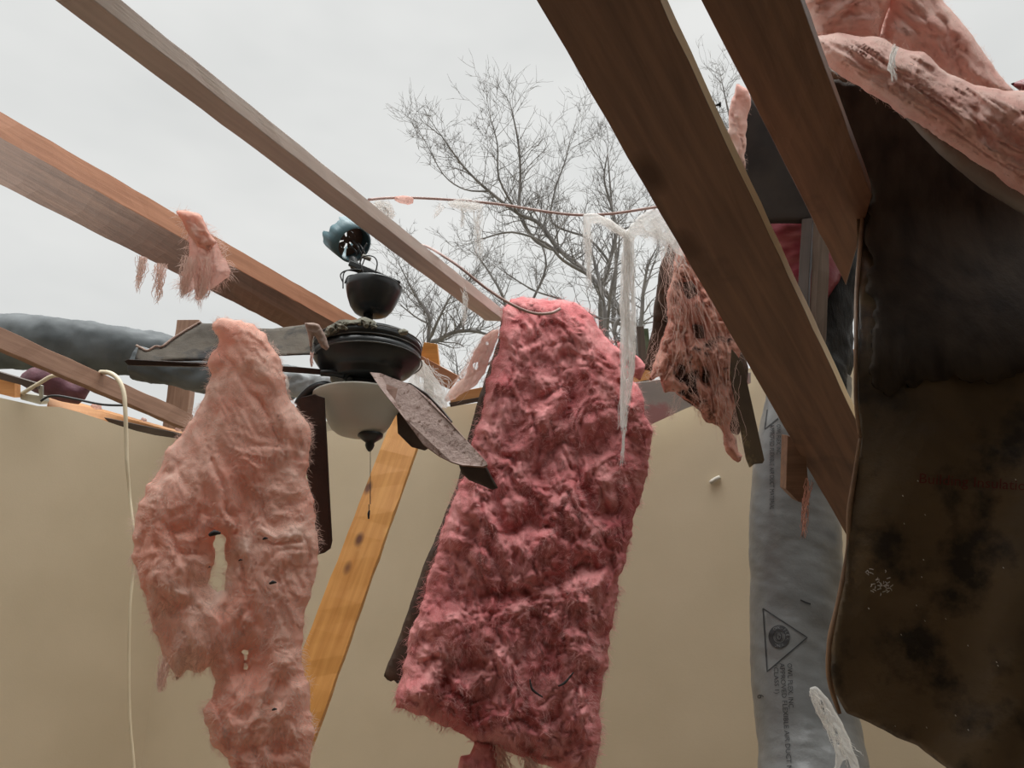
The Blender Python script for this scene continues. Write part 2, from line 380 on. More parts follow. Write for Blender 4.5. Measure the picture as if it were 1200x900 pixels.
        # outward direction at the rim
        ctr = np.array([((NX[r, c] - X[r, c]), -(NY[r, c] - Y[r, c])) if bound[r, c] else (0, 0) for r, c in ii])
        outd = np.zeros_like(Va); outd[:, 0] = -ctr[:, 0]; outd[:, 2] = -ctr[:, 1]
        l_ = np.linalg.norm(outd, axis=1)[:, None]; outd = outd / np.maximum(l_, 1e-6) * (l_ > 1e-6)
        cx_, cy_ = np.mean(xs), np.mean(ys)
        g1 = rs.normal(size=(cntf, 3)) * np.array([1, .4, 1]); g1 = g1 - n0 * (g1 * n0).sum(1)[:, None] * .9
        clump = np.stack([fbm(Va[sel, 0] * 25 + 5, Va[sel, 2] * 25, Va[sel, 1] * 25, 2) * 2.6, Va[sel, 0] * 0, fbm(Va[sel, 0] * 25 + 55, Va[sel, 2] * 25, Va[sel, 1] * 25, 2) * 2.6], 1)
        dr = g1 * .55 + clump + n0 * rs.uniform(.1, .7, (cntf, 1)); dr = np.where(isb[:, None], dr * .9 + n0 * .35, dr)
        dr /= np.linalg.norm(dr, axis=1)[:, None] + 1e-9
        L = ln * rs.uniform(.3, 1.3, (cntf, 1)); side = rs.normal(size=(cntf, 3)) * .5; SG = 4
        p = Va[sel] - n0 * .002 + rs.normal(size=(cntf, 3)) * .002; pts = [p]
        for q in range(SG):
            dr = dr + np.array([0, 0, -drop * .35]) + side * .3; dr /= np.linalg.norm(dr, axis=1)[:, None]; p = p + dr * L / SG; pts.append(p)
        pts = np.stack(pts, 1); ax_ = np.cross(dr, [0.3, 1, .2]); ax_ /= np.linalg.norm(ax_, axis=1)[:, None] + 1e-9; bx_ = np.cross(dr, ax_)
        ring = []
        for k in range(3):
            a_2 = 2 * math.pi * k / 3; ring.append(ax_ * math.cos(a_2) + bx_ * math.sin(a_2))
        ring = np.stack(ring, 1); tap = np.array([1, 1, .85, .6, .25]) * rad
        VV = (pts[:, :, None, :] + ring[:, None, :, :] * tap[None, :, None, None]).reshape(-1, 3)
        base_ = (np.arange(cntf) * 15)[:, None]; tm = []
        for q in range(SG):
            for k in range(3): tm.append((q * 3 + k, q * 3 + (k + 1) % 3, q * 3 + 3 + (k + 1) % 3, q * 3 + 3 + k))
        FF = (base_[:, :, None] + np.array(tm)[None]).reshape(-1, 4)
        me = bpy.data.meshes.new('loose_fibers'); me.vertices.add(len(VV)); me.vertices.foreach_set('co', VV.ravel())
        me.loops.add(FF.size); me.loops.foreach_set('vertex_index', FF.ravel().astype(np.int32)); me.polygons.add(len(FF))
        me.polygons.foreach_set('loop_start', np.arange(0, FF.size, 4, dtype=np.int32)); me.update(calc_edges=True); me.materials.append(fm)
        f = bpy.data.objects.new('loose_fibers', me); C.objects.link(f); pr_ = parent or o; f.parent = pr_; f.location = -pr_.location
        f['kind'] = 'stuff'
    return o

def wisps(name, path, t, n, rad, m, parent=None, wob=3.0, cover=(0.3, 1.0), hang=False, segs=10, dspread=0.02, seed=0):
    """a hank of fibres along path [(x, y, halfwidth)...] at distance t (number or list)"""
    rnd = random.Random(seed + 11); V, F = [], []; K = len(path)
    tt = list(t) if hasattr(t, '__len__') else [t] * K
    ks = list(range(K))
    for q in range(n):
        L = rnd.uniform(*cover); s0 = rnd.uniform(0, 1 - L) if not hang else rnd.uniform(0, .12) * (1 - L); off = rnd.gauss(0, .55); off = max(-1, min(1, off))
        ph = rnd.uniform(0, 9); dz = rnd.gauss(0, dspread); pts = []; off2 = off + rnd.gauss(0, .35)
        for j in range(segs + 1):
            s = (s0 + L * j / segs) * (K - 1); f = j / segs
            x = np.interp(s, ks, [p[0] for p in path]); y = np.interp(s, ks, [p[1] for p in path])
            hw = np.interp(s, ks, [p[2] for p in path]); T = np.interp(s, ks, tt)
            i = min(int(s), K - 2); dx, dy = path[i + 1][0] - path[i][0], path[i + 1][1] - path[i][1]; l = math.hypot(dx, dy) or 1
            o_ = (off * (1 - f) + off2 * f) * hw + math.sin(ph + s * 3.1 + q) * wob * .5 + rnd.gauss(0, wob * .25)
            pts.append(P(x - dy / l * o_, y + dx / l * o_, T + dz + math.sin(ph * 2 + s * 2) * dspread * .6))
        tube_geo(V, F, pts, [rad * rnd.uniform(.6, 1.3)] * (segs) + [rad * .3], 3, False)
    return mesh(name, V, F, m, parent, True)

def lathe(name, c, prof, m, parent=None, n=40, tilt=None):
    """profile [(radius, z)] about a vertical axis through c"""
    V, F = [], []; c = Vector(c)
    rot = Matrix.Rotation(tilt[0], 3, tilt[1]) if tilt else Matrix.Identity(3)
    for r, z in prof:
        for k in range(n):
            a = 2 * math.pi * k / n; V.append(c + rot @ Vector((r * math.cos(a), r * math.sin(a), z)))
    for i in range(len(prof) - 1):
        for k in range(n): F.append((i * n + k, i * n + (k + 1) % n, (i + 1) * n + (k + 1) % n, (i + 1) * n + k))
    F.append(tuple(range(n))[::-1]); F.append(tuple((len(prof) - 1) * n + k for k in range(n)))
    return mesh(name, V, F, m, parent, True)
def plate(name, poly, t, thk, m, parent=None, m2=None, bev=0.0015):
    """flat rigid piece: outline [(x, y)] or [(x, y, t)] facing the room, given thickness"""
    bm = bmesh.new(); pts = [P(p[0], p[1], p[2] if len(p) > 2 else t) for p in poly]
    vs = [bm.verts.new(p) for p in pts]; f = bm.faces.new(vs); f.normal_update()
    nrm = f.normal.copy()
    if nrm.dot(CAM - pts[0]) < 0: nrm = -nrm
    ex = bmesh.ops.extrude_face_region(bm, geom=[f])
    for v in [g for g in ex['geom'] if isinstance(g, bmesh.types.BMVert)]: v.co -= nrm * thk
    bmesh.ops.recalc_face_normals(bm, faces=bm.faces)
    es = [e for e in bm.edges if len(e.link_faces) == 2 and e.calc_face_angle(0) > .9]
    if bev: bmesh.ops.bevel(bm, geom=es, offset=bev, segments=2, affect='EDGES', profile=.5)
    me = bpy.data.meshes.new(name); og = sum(pts, Vector()) / len(pts)
    bmesh.ops.translate(bm, verts=bm.verts, vec=-og)
    bm.to_mesh(me); bm.free(); me.materials.append(m)
    if m2:
        me.materials.append(m2)
        for pl in me.polygons:
            if pl.normal.dot(nrm) < .7: pl.material_index = 1
    o = bpy.data.objects.new(name, me); C.objects.link(o); o.location = og
    if parent: o.parent = parent; o.location = og - parent.location
    return o

# ------------------------------------------------------------------ the room
WZ = 2.75
K0 = PZ(222, 515, WZ); KL = PZ(0, 466, WZ); KR = PZ(1000, 416, WZ)
K0.z = KL.z = KR.z = 0
bd = (KR - K0).normalized(); ld_ = (KL - K0).normalized()
K1 = K0 + bd * 5.0; K3 = K0 + ld_ * 6.2; K2 = Vector((3.0, -3.0, 0))
mid = (K0 + K2) / 2
def wall(name, a, b, h=WZ, m='wall', thk=0.12, cut=None):
    d = (b - a).normalized(); nrm = Vector((-d.y, d.x, 0))
    if nrm.dot(mid - a) > 0: nrm = -nrm
    n = 60; V, F = [], []
    for i in range(n + 1):
        p = a + (b - a) * i / n; z = h + (cut(i / n) if cut else 0)
        V += [p, p + Vector((0, 0, z)), p + nrm * thk + Vector((0, 0, z)), p + nrm * thk]
    for i in range(n):
        for k in range(4): F.append((i * 4 + k, (i + 1) * 4 + k, (i + 1) * 4 + (k + 1) % 4, i * 4 + (k + 1) % 4))
    F.append((0, 1, 2, 3)); F.append((n * 4 + 3, n * 4 + 2, n * 4 + 1, n * 4))
    bm = bmesh.new(); o = mesh(name, V, F, M[m]); bm.from_mesh(o.data); bmesh.ops.recalc_face_normals(bm, faces=bm.faces); bm.to_mesh(o.data); bm.free()
    return structure(o)
wall('wall_back', K0, K1); wall('wall_left', K0 + ld_ * .0, K3, cut=lambda s: -0.02 * math.sin(s * 40) * (s < .12))
wall('wall_right', K1, K2); wall('wall_front', K2, K3)
structure(mesh('floor', [K0, K1, K2, K3] + [p + Vector((0, 0, -.1)) for p in (K0, K1, K2, K3)],
     [(3, 2, 1, 0), (4, 5, 6, 7), (0, 1, 5, 4), (1, 2, 6, 5), (2, 3, 7, 6), (3, 0, 4, 7)], M['floor']))
g = 60; structure(mesh('ground', [(-g, -g, -.25), (g, -g, -.25), (g, g + 30, -.25), (-g, g + 30, -.25)], [(0, 1, 2, 3)], M['ground']))
# unseen ceiling over the camera's back, added and extended forward to shade the room
a_, b_ = K3 + Vector((0, 0, 3.02)), K2 + Vector((0, 0, 3.02))
q0, q1 = Vector((-4.88, .9, 3.02)), Vector((2.83, 1.0, 3.02))
cv = [a_, b_, q1, q0]
structure(mesh('added_unseen_ceiling', cv + [p + Vector((0, 0, .1)) for p in cv], [(0, 1, 2, 3), (7, 6, 5, 4), (0, 4, 5, 1), (1, 5, 6, 2), (2, 6, 7, 3), (3, 7, 4, 0)], M['ceil_blocker']))

# ------------------------------------------------------------------ roof lumber
tag(lumber('ceiling_joist', (-0.770, 1.086, 2.647), (-0.027, 2.723, 2.749), (-0.079, 0.035, 0.020), (0.007, -0.005, 0.037), M['woodA'], ext0=1.0, edge=M['woodAe'], rag=.001),
    'long pale joist across the sky, ending at the top of the big pink insulation batt', 'joist')
def beam_px(name, B, A, Cc, t0, t1, m, rag=.001, ext=0):
    B0, B1 = P(*B[0], t0), P(*B[1], t1); d = (B1 - B0).normalized()
    def on(px, q):
        r = ray(*px); s = (q - CAM).dot(d) / r.dot(d); return CAM + r * s
    # the ray that meets the plane through q square to the beam
    u = ((on(A[0], B0) - B0) + (on(A[1], B1) - B1)) / 2; v = ((on(Cc[0], B0) - B0) + (on(Cc[1], B1) - B1)) / 2
    u0, v0, u1, v1 = on(A[0], B0) - B0, on(Cc[0], B0) - B0, on(A[1], B1) - B1, on(Cc[1], B1) - B1
    ey = u0.normalized(); ez = d.cross(ey)
    if ez.dot(v0) < 0: ey, ez = -ey, -ez
    n = 40; L = (B1 - B0).length; V, F = [], []
    for i in range(n + 1):
        s = i / n; uu = u0.lerp(u1, s); vv = v0.lerp(v1, s)
        for (a, b) in ((0, 0), (1, 0), (1, 1), (0, 1)):
            w_ = uu * a + vv * b; V.append((L * s, w_.dot(ey) + random.uniform(-rag, rag), w_.dot(ez) + random.uniform(-rag, rag)))
    for i in range(n):
        for k in range(4): F.append((i * 4 + k, i * 4 + (k + 1) % 4, (i + 1) * 4 + (k + 1) % 4, (i + 1) * 4 + k))
    F += [(0, 1, 2, 3), (n * 4 + 3, n * 4 + 2, n * 4 + 1, n * 4)]
    o = mesh(name, V, F, m); bm = bmesh.new(); bm.from_mesh(o.data); bmesh.ops.recalc_face_normals(bm, faces=bm.faces)
    es = [e for e in bm.edges if len(e.link_faces) == 2 and e.calc_face_angle(0) > .6]
    bmesh.ops.bevel(bm, geom=es, offset=.002, segments=2, affect='EDGES'); bm.to_mesh(o.data); bm.free()
    mw = Matrix((d, ey, ez)).transposed().to_4x4(); mw.translation = B0; o.matrix_world = mw
    return o
def ex(l, k):  # prolong a line beyond its first point
    (x0, y0), (x1, y1) = l; return ((x0 + (x0 - x1) * k, y0 + (y0 - y1) * k), (x1, y1))
K = .25
tag(beam_px('ceiling_joist', ex(((0, 177), (410, 409)), K), ex(((0, 217), (385, 411)), K), ex(((0, 160), (425, 396)), K), 1.62, 3.05, M['woodB2']),
    'lower flat brown plank of the doubled joist crossing the left sky above the fan', 'joist')
tag(beam_px('ceiling_joist', ex(((0, 159), (425, 397)), K), ex(((0, 178), (412, 408)), K), ex(((0, 130), (425, 377)), K), 1.66, 3.1, M['woodB']),
    'upper reddish-brown joist of the doubled pair crossing the left sky', 'joist')
tag(lumber('roof_rafter', (0.236, 0.948, 2.502), (0.921, 1.951, 2.081), (-0.149, 0.107, 0.012), (0.009, 0.009, 0.036), M['woodD'], ext0=.8, skew1=.68, edge=M['woodEdge'], rag=.001),
    'widest dark wet rafter running from top centre down to the right, pale edge', 'rafter')
tag(lumber('roof_rafter', (0.478, 0.979, 2.534), (0.827, 1.510, 2.509), (-0.117, 0.077, 0.007), (0.002, 0.000, 0.038), M['woodD'], ext0=.8, skew1=.42, edge=M['woodD'], rag=.001),
    'dark rafter at top right, ending against the brown panel under the rolled batt', 'rafter')
tag(lumber('leaning_stud', P(505, 478, 3.2), P(370, 861, 2.46), (-0.136, -0.001, 0.034), (-0.002, 0.037, -0.008), M['woodS'], ext1=1.15),
    'orange knotty pine stud leaning behind the ceiling fan bowl', 'stud')
tag(lumber('fallen_brace', (-2.141, 2.966, 2.739), (-1.730, 3.857, 2.666), (-0.000, 0.007, 0.089), (-0.035, 0.016, -0.002), M['woodC'], ext0=.5, ext1=.06),
    'brown brace slanting down over the left wall top under the grey duct', 'brace')

# plates and offcuts on the wall tops
tag(beam_px('top_plate', ((54, 480), (222, 516)), ((58, 462), (226, 509)), ((54, 483), (222, 519)), 4.35, 4.78, M['woodO']),
    'broken orange-brown plate along the top of the left wall', 'lumber')
tag(plate('lumber_offcut', [(-40, 430), (17, 447), (17, 466), (-40, 452)], 3.95, .05, M['woodO']), 'short orange lumber block at the far left wall top', 'lumber')
tag(plate('lumber_offcut', [(-40, 424), (43, 449), (43, 456), (-40, 434)], 3.9, .03, M['woodK']), 'thin dark board above the orange block at the far left', 'lumber')
tag(plate('plate_underside', [(112, 487), (215, 509), (212, 519), (176, 514), (145, 506), (120, 500)], 4.5, .02, M['woodK']), 'near-black strip under the left wall plate', 'board')  # near-black strip set along the plate's lower edge
tag(board_between('upright_post', P(213, 380, 5.3), Vector((P(211, 500, 5.2).x, P(211, 500, 5.2).y, -.25)), (1, 0, 0), .15, .08, M['woodC']), 'red-brown post upright behind the grey flexible duct', 'post')
tag(plate('lumber_offcut', [(497, 401), (512, 403), (515, 430), (491, 420)], 3.75, .05, M['woodS']), 'orange stud end sticking up right of the fan motor', 'lumber')
tag(plate('lumber_offcut', [(484, 412), (492, 416), (538, 441), (527, 456), (480, 436)], 3.7, .05, M['woodB']), 'reddish lumber piece angled down beside the white torn fibre', 'lumber')
tag(plate('top_plate', [(526, 461), (602, 447), (602, 459), (528, 474)], 3.72, .1, M['woodO']), 'orange plate on the back wall between fan and pink batt', 'lumber')
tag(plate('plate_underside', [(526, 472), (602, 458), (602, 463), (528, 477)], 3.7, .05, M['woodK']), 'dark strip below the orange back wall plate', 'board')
tag(plate('top_plate', [(738, 430), (760, 428), (764, 444), (740, 449)], 3.6, .1, M['woodO']), 'orange plate end between the pink batt and the torn dark board', 'lumber')
tag(plate('top_plate', [(975, 414), (1012, 408), (1012, 417), (975, 423)], 3.38, .1, M['woodB']), 'red-brown plate seen through the slit beside the brown panel', 'lumber')
tag(plate('trim_board', [(378, 494), (425, 488), (425, 499), (378, 506)], 3.86, .03, M['trim']), 'cream trim board at the back wall top under the fan bowl', 'trim')
tag(plate('trim_board', [(975, 421), (1015, 415), (1015, 424), (975, 431)], 3.3, .03, M['trim']), 'cream trim board seen in the slit beside the brown panel', 'trim')
tag(plate('torn_drywall_strip', [(690, 470), (742, 449), (800, 441), (880, 436), (880, 449), (803, 479), (762, 498), (690, 530)], 3.35, .012, M['gyp'], m2=M['white']),
    'grey and pink torn drywall strip on the back wall beside the big pink batt', 'drywall')
def on_wall(px, py):
    q = ray(px, py); nrm = Vector((-bd.y, bd.x, 0)); k = (K0 - CAM).dot(nrm) / q.dot(nrm); return CAM + q * (k - .012)
o = tag(tube('drywall_crumb', [on_wall(832, 566), on_wall(838, 562), on_wall(844, 559)], [.009, .011, .009], M['white'], n=5, sm=2), 'small white crumb stuck on the wall left of the printed duct', 'debris')

# ------------------------------------------------------------------ ducts
def duct(name, path, t, m, n=48, wr=.006, seed=0, rings=True, dens=3):
    K_ = len(path); tt = list(t) if hasattr(t, '__len__') else [t] * K_
    S = np.linspace(0, K_ - 1, int(sum(math.hypot(path[i + 1][0] - path[i][0], path[i + 1][1] - path[i][1]) for i in range(K_ - 1)) / dens))
    ctr = []; rad = []
    cs = smooth_path([Vector((path[i][0], path[i][1], path[i][2])) for i in range(K_)], 12)
    ts = [v.x for v in smooth_path([Vector((q_, 0, 0)) for q_ in tt], 12)]
    for s in S:
        f = s / (K_ - 1) * (len(cs) - 1); i = min(int(f), len(cs) - 2); q = cs[i].lerp(cs[i + 1], f - i); T = np.interp(f, range(len(cs)), ts)
        ctr.append(P(q.x, q.y, T)); rad.append(q.z * T / FPX)
    V, F = [], []; prev = None; N = len(ctr); acc = 0
    for i in range(N):
        d = (ctr[min(i + 1, N - 1)] - ctr[max(i - 1, 0)]).normalized(); acc += (ctr[i] - ctr[max(i - 1, 0)]).length
        a = d.orthogonal().normalized() if prev is None else (prev - d * prev.dot(d)).normalized(); prev = a; b = d.cross(a)
        th = np.arange(n) * 2 * math.pi / n
        h = fbm(np.cos(th) * 1.6 + seed, np.sin(th) * 1.6, acc * 5 + th * 0, 3)
        rg = .5 * fbm(np.cos(th + acc * 7) * 1.5, np.sin(th + acc * 7) * 1.5 + seed, acc * 14 + th * 0, 4)
        r = rad[i] + wr * (h * 1.6 - rg * 2.2) + (.0015 * math.sin(acc * 2 * math.pi / .03) if rings else 0)
        for k in range(n): V.append(ctr[i] + (a * math.cos(th[k]) + b * math.sin(th[k])) * r[k])
    for i in range(N - 1):
        for k in range(n): F.append((i * n + k, i * n + (k + 1) % n, (i + 1) * n + (k + 1) % n, (i + 1) * n + k))
    F.append(tuple(range(n))[::-1]); F.append(tuple((N - 1) * n + k for k in range(n)))
    return mesh(name, V, F, m, None, True)
tag(duct('flexible_duct', [(-120, 398, 31), (0, 400, 32), (60, 403, 32), (110, 408, 31), (165, 413, 27), (200, 417, 24)], [4.9, 4.9, 4.9, 4.95, 5.0, 5.1], M['ductF'], wr=.010, seed=3, rings=False),
    'fat dark grey flexible duct lying over the left wall', 'duct')
tag(duct('flexible_duct', [(160, 425, 20), (205, 434, 20), (255, 440, 22), (300, 446, 21), (345, 450, 19)], [4.6] * 5, M['ductF'], wr=.012, seed=8, rings=False),
    'narrower dark duct length sagging below the broken ceiling board', 'duct')
tag(pad('plastic_sheet', [(318, 436), (345, 432), (378, 436), (425, 444), (425, 458), (395, 470), (375, 474), (352, 468), (330, 462), (322, 450)], lambda x, y: 3.3, M['haze'], sp=2.5, bulge=.05, R=14, amp=.02, freq=1 / 18, jag=2, seed=5),
    'crumpled grey-blue plastic film behind the fan blade arms', 'plastic sheet')
vd = duct('flexible_duct', [(958, 1010, 64), (953, 900, 61), (938, 800, 55), (934, 700, 53), (931, 620, 51), (934, 540, 49), (946, 470, 46), (950, 440, 44)],
          [2.15, 2.35, 2.5, 2.62, 2.7, 2.78, 2.84, 2.86], M['duct'], n=72, wr=.0045, seed=1, dens=2.5, rings=False)
ductroot = tag(vd, 'upright grey flexible air duct printed with OWL FLEX lettering', 'duct')
# upper length is bare black film: a part of its own
bvh = BVHTree.FromPolygons([v.co for v in vd.data.vertices], [tuple(p.vertices) for p in vd.data.polygons])
def onto(px, py, off=.0025, tree=None, fallback=2.6):
    r = ray(px, py); h = (tree or bvh).ray_cast(CAM, r)
    if h[0] is None: return P(px, py, fallback)
    return h[0] - r.normalized() * off
def cover(name, rows, m, parent):
    pass
def text_px(body, x, y, size, m, parent, name='printed_lettering', ang=90, tree=None, fit=None):
    cu = bpy.data.curves.new(name, 'FONT'); cu.body = body; cu.resolution_u = 2
    to = bpy.data.objects.new('tmp', cu); C.objects.link(to); dg = bpy.context.evaluated_depsgraph_get()
    me = bpy.data.meshes.new_from_object(to.evaluated_get(dg)); bpy.data.objects.remove(to); bpy.data.curves.remove(cu)
    me.name = name
    wd = max(v.co.x for v in me.vertices); sx = (fit / wd) if fit else size
    a = math.radians(ang); ca, sa = math.cos(a), math.sin(a)
    for v in me.vertices:
        lx, ly = v.co.x * sx, v.co.y * size
        px = x + lx * ca + ly * sa; py = y + lx * sa - ly * ca
        v.co = onto(px, py, tree=tree)
    me.materials.clear(); me.materials.append(m)
    o = bpy.data.objects.new(name, me); C.objects.link(o); o.parent = parent; o.location = -parent.location
    return o
def stroke(name, pts, wpx, m, parent, tree=None, closed=False, n=6):
    pp = []
    L = len(pts)
    for i in range(L if closed else L - 1):
        a, b = pts[i], pts[(i + 1) % L]
        for k in range(n): pp.append((a[0] + (b[0] - a[0]) * k / n, a[1] + (b[1] - a[1]) * k / n))
    pp.append(pts[0] if closed else pts[-1])
    V, F = [], []
    for i, p in enumerate(pp):
        q0, q1 = pp[max(i - 1, 0)], pp[min(i + 1, len(pp) - 1)]; dx, dy = q1[0] - q0[0], q1[1] - q0[1]; l = math.hypot(dx, dy) or 1
        nx_, ny_ = -dy / l * wpx / 2, dx / l * wpx / 2
        V += [onto(p[0] + nx_, p[1] + ny_, tree=tree), onto(p[0] - nx_, p[1] - ny_, tree=tree)]
    for i in range(len(pp) - 1): F.append((2 * i, 2 * i + 1, 2 * i + 3, 2 * i + 2))
    return mesh(name, V, F, m, parent)
stroke('printed_triangle', [(894, 713), (946, 747), (899, 787)], 1.4, M['ink'], ductroot, closed=True, n=14)
stroke('printed_triangle', [(899, 480), (896, 503), (912, 490)], 1.2, M['ink'], ductroot, n=10)
def disc(name, cx, cy, r0, r1, m, off, asp=1.0):
    n = 40; V, F = [], []
    for k in range(n):
        a = 2 * math.pi * k / n
        V += [onto(cx + r0 * math.cos(a) * asp, cy + r0 * math.sin(a), off), onto(cx + r1 * math.cos(a) * asp, cy + r1 * math.sin(a), off)]
    for k in range(n): j = (k + 1) % n; F.append((2 * k, 2 * k + 1, 2 * j + 1, 2 * j))
    return mesh(name, V, F, m, ductroot)
disc('printed_roundel', 913, 746, 7.5, 13.5, M['ink'], .0025, .93)
disc('printed_roundel', 913, 746, 5.6, 6.2, M['ink'], .0025, .93)
# little owl mark inside the roundel
stroke('printed_owl', [(909.5, 743), (911, 741), (914, 741), (916, 744), (916, 748), (914, 750.5), (911, 750), (909.5, 747)], 1.5, M['ink'], ductroot, closed=True, n=3)
stroke('printed_owl', [(911.5, 745), (914, 745.5), (912.5, 748)], 1.3, M['ink'], ductroot, n=3)
# ring lettering in film colour
for i, ch in enumerate('OWL-FLEX, INC.'):
    a = math.radians(-125 + i * 19.5); cx, cy = 913 + 9.2 * math.cos(a) * .93, 746 + 9.2 * math.sin(a)
    cu = bpy.data.curves.new('t', 'FONT'); cu.body = ch; cu.resolution_u = 2
    to = bpy.data.objects.new('tmp', cu); C.objects.link(to); me = bpy.data.meshes.new_from_object(to.evaluated_get(bpy.context.evaluated_depsgraph_get()))
    bpy.data.objects.remove(to); bpy.data.curves.remove(cu)
    ra = a + math.pi / 2
    for v in me.vertices:
        lx, ly = (v.co.x - .3) * 4.6, v.co.y * 4.6
        v.co = onto(cx + lx * math.cos(ra) + ly * math.sin(ra), cy + lx * math.sin(ra) - ly * math.cos(ra), .0042)
    me.materials.clear(); me.materials.append(M['duct']); o = bpy.data.objects.new('printed_lettering', me); C.objects.link(o); o.parent = ductroot
text_px('OWL FLEX, INC.', 922.5, 777, 8.2, M['ink'], ductroot, ang=88, fit=54)
text_px('APPROVED FLEXIBLE AIR DUCT MATERIAL', 913.5, 777, 8.2, M['ink'], ductroot, ang=86, fit=158)
text_px('(CLASS 1)', 906.5, 779, 7.5, M['ink'], ductroot, ang=87, fit=34)
text_px('UNDERWRITERS LABORATORIES LISTED', 906.5, 816, 3.2, M['ink'], ductroot, ang=86, fit=42) if False else None
text_px('6', 887, 814, 11, M['ink'], ductroot, ang=80)
text_px('APPROVED FLEXIBLE AIR DUCT MATERIAL', 902, 497, 7.5, M['ink'], ductroot, ang=90, fit=100)
text_px('OWL FLEX, INC.', 910, 497, 7, M['ink'], ductroot, ang=90, fit=36)
stroke('film_tear', [(938, 703), (944, 706), (950, 708)], 1.8, M['ink'], ductroot, n=4)
# bare upper sleeve of the duct
V, F = [], []
sl = duct('black_sleeve', [(950, 458, 40), (960, 410, 37), (974, 345, 28), (987, 285, 24), (993, 255, 22)], [2.82, 2.86, 2.9, 2.93, 2.95], M['ductD'], n=60, wr=.010, seed=6, rings=False)
sl.parent = ductroot; sl.location = -ductroot.location
# fibres hooked on the printed duct's foot
fr = tag(pad('white_fibre_tuft', [(949, 806), (956, 804), (964, 812), (974, 826), (984, 842), (992, 858), (998, 874), (1006, 890), (1010, 906), (1000, 906), (994, 888), (988, 892), (984, 905), (976, 905), (978, 884), (974, 866), (966, 850), (956, 834), (950, 820)],
    lambda x, y: 2.10, M['gauze'], sp=1.6, bulge=.012, R=5, amp=.02, freq=1 / 7, ang=60, ratio=5, jag=3, jstep=2.5, seed=130, back=.004, lateral=1,
    holes=([(958, 818), (963, 822), (970, 836), (966, 838), (960, 828)], [(976, 850), (981, 856), (986, 872), (981, 876), (978, 864)])), 'white torn fibre clinging to the foot of the printed duct', 'insulation scrap')
wf_ = wisps('loose_fibers', [(950, 808, 2), (958, 822, 5), (968, 842, 7), (978, 862, 8), (990, 880, 10), (1002, 898, 10)], 2.09, 45, .0007, M['fibreW'], fr, wob=4, cover=(.15, .5)); wf_['kind'] = 'stuff'

# ------------------------------------------------------------------ right side: panel, rolled batt, timber behind
def dpan(x, y):
    t = 1.62 - .10 * max(0, (y - 330)) / 500
    k = min(1, max(0, (440 - y) / 200)); t += .24 * k * k * (3 - 2 * k)
    return t - .0004 * max(0, x - 1000) * .9
panel = tag(pad('hanging_panel', [(952, 70), (1330, 250), (1330, 1020), (1140, 925), (1105, 897), (1075, 874), (1050, 864), (1020, 848), (992, 836), (978, 812), (973, 788), (974, 760), (982, 715), (990, 680), (994, 620), (1001, 560), (1009, 515), (1005, 480), (1004, 400), (1005, 340), (1004, 262), (1000, 215), (972, 140)],
    dpan, M['panel'], sp=4, bulge=.004, R=5, amp=.012, freq=1 / 130, jag=1.6, jstep=5, back=.012, seed=4, lateral=0, billow=False, wave=lambda x, y: .02 * math.sin(x * .03 + y * .008) * min(1, max(0, (y - 300) / 300))),
    'large dark wet brown insulation facing panel hanging at the right', 'panel')
pad('panel_shade_sheet', [(956, 76), (1330, 258), (1330, 440), (1260, 418), (1200, 428), (1160, 446), (1120, 436), (1090, 452), (1060, 444), (1036, 466), (1024, 450), (1018, 430), (1018, 400), (1019, 340), (1022, 262), (1018, 215), (990, 142)],  # added dark sheet: shade on the panel's upper part, put into colour
    lambda x, y: dpan(x, y) - .022, mat('panel_shade_sheet', (0.026, 0.019, 0.014), (0.052, 0.038, 0.026), rough=.8, scale=7, stretch=(3, 3, 1), bump=.4, bscale=20, spec=.15), panel, sp=4, bulge=.004, R=5, amp=.014, freq=1 / 60, ang=80, ratio=4, jag=16, jstep=3, back=.01, seed=140, lateral=0, billow=False)
ptree = BVHTree.FromPolygons([v.co + panel.location for v in panel.data.vertices], [tuple(p.vertices) for p in panel.data.polygons])
text_px('Building Insulation', 1076, 566, 17, M['redink'], panel, ang=4, tree=ptree, fit=135)
lipp = [(1009, 512), (1002, 560), (996, 600), (995, 640), (989, 680), (982, 715), (975, 745), (972, 780), (975, 805), (985, 836)]
tube('torn_edge', [P(x - 1, y, dpan(x, y) - .002) for x, y in lipp], [.003, .005, .0055, .0045, .006, .0065, .007, .006, .0055, .004], M['lip'], panel, n=8)
tube('torn_edge', [P(x - 1, y, dpan(x, y) - .002) for x, y in [(1013, 230), (1011, 265), (1005, 338), (1004, 400), (1004, 470), (1009, 512)]], [.004, .005, .005, .004, .004, .004], M['lip'], panel, n=8)
for q, (x, y, w_, h_, n_) in enumerate(((1035, 683, 13, 13, 34), (1016, 668, 4, 6, 6))):
    V, F = [], []
    for k in range(n_):
        cx, cy = x + random.gauss(0, w_ * .5), y + random.gauss(0, h_ * .4) + (random.gauss(0, 1)); p = onto(cx, cy, .002, ptree); a = random.uniform(0, 3)
        qx = onto(cx + 5 * math.cos(a), cy + 3 * math.sin(a), .003, ptree); tube_geo(V, F, [p, (p + qx) / 2 + Vector((0, -.002, 0)), qx], .0009, 3, False)
    f = mesh('loose_fibers', V, F, M['fibreW'], panel); f['kind'] = 'stuff'
V, F = [], []
for k in range(20):
    cx, cy = random.uniform(1010, 1190), random.uniform(560, 860)
    if cy > 836 + (cx - 990) * .45: continue
    p = onto(cx, cy, .001, ptree); tube_geo(V, F, [p, p + Vector((0, -.002, -.002))], .0008, 5, True)
f = mesh('water_drops', V, F, M['white'], panel); f['kind'] = 'stuff'

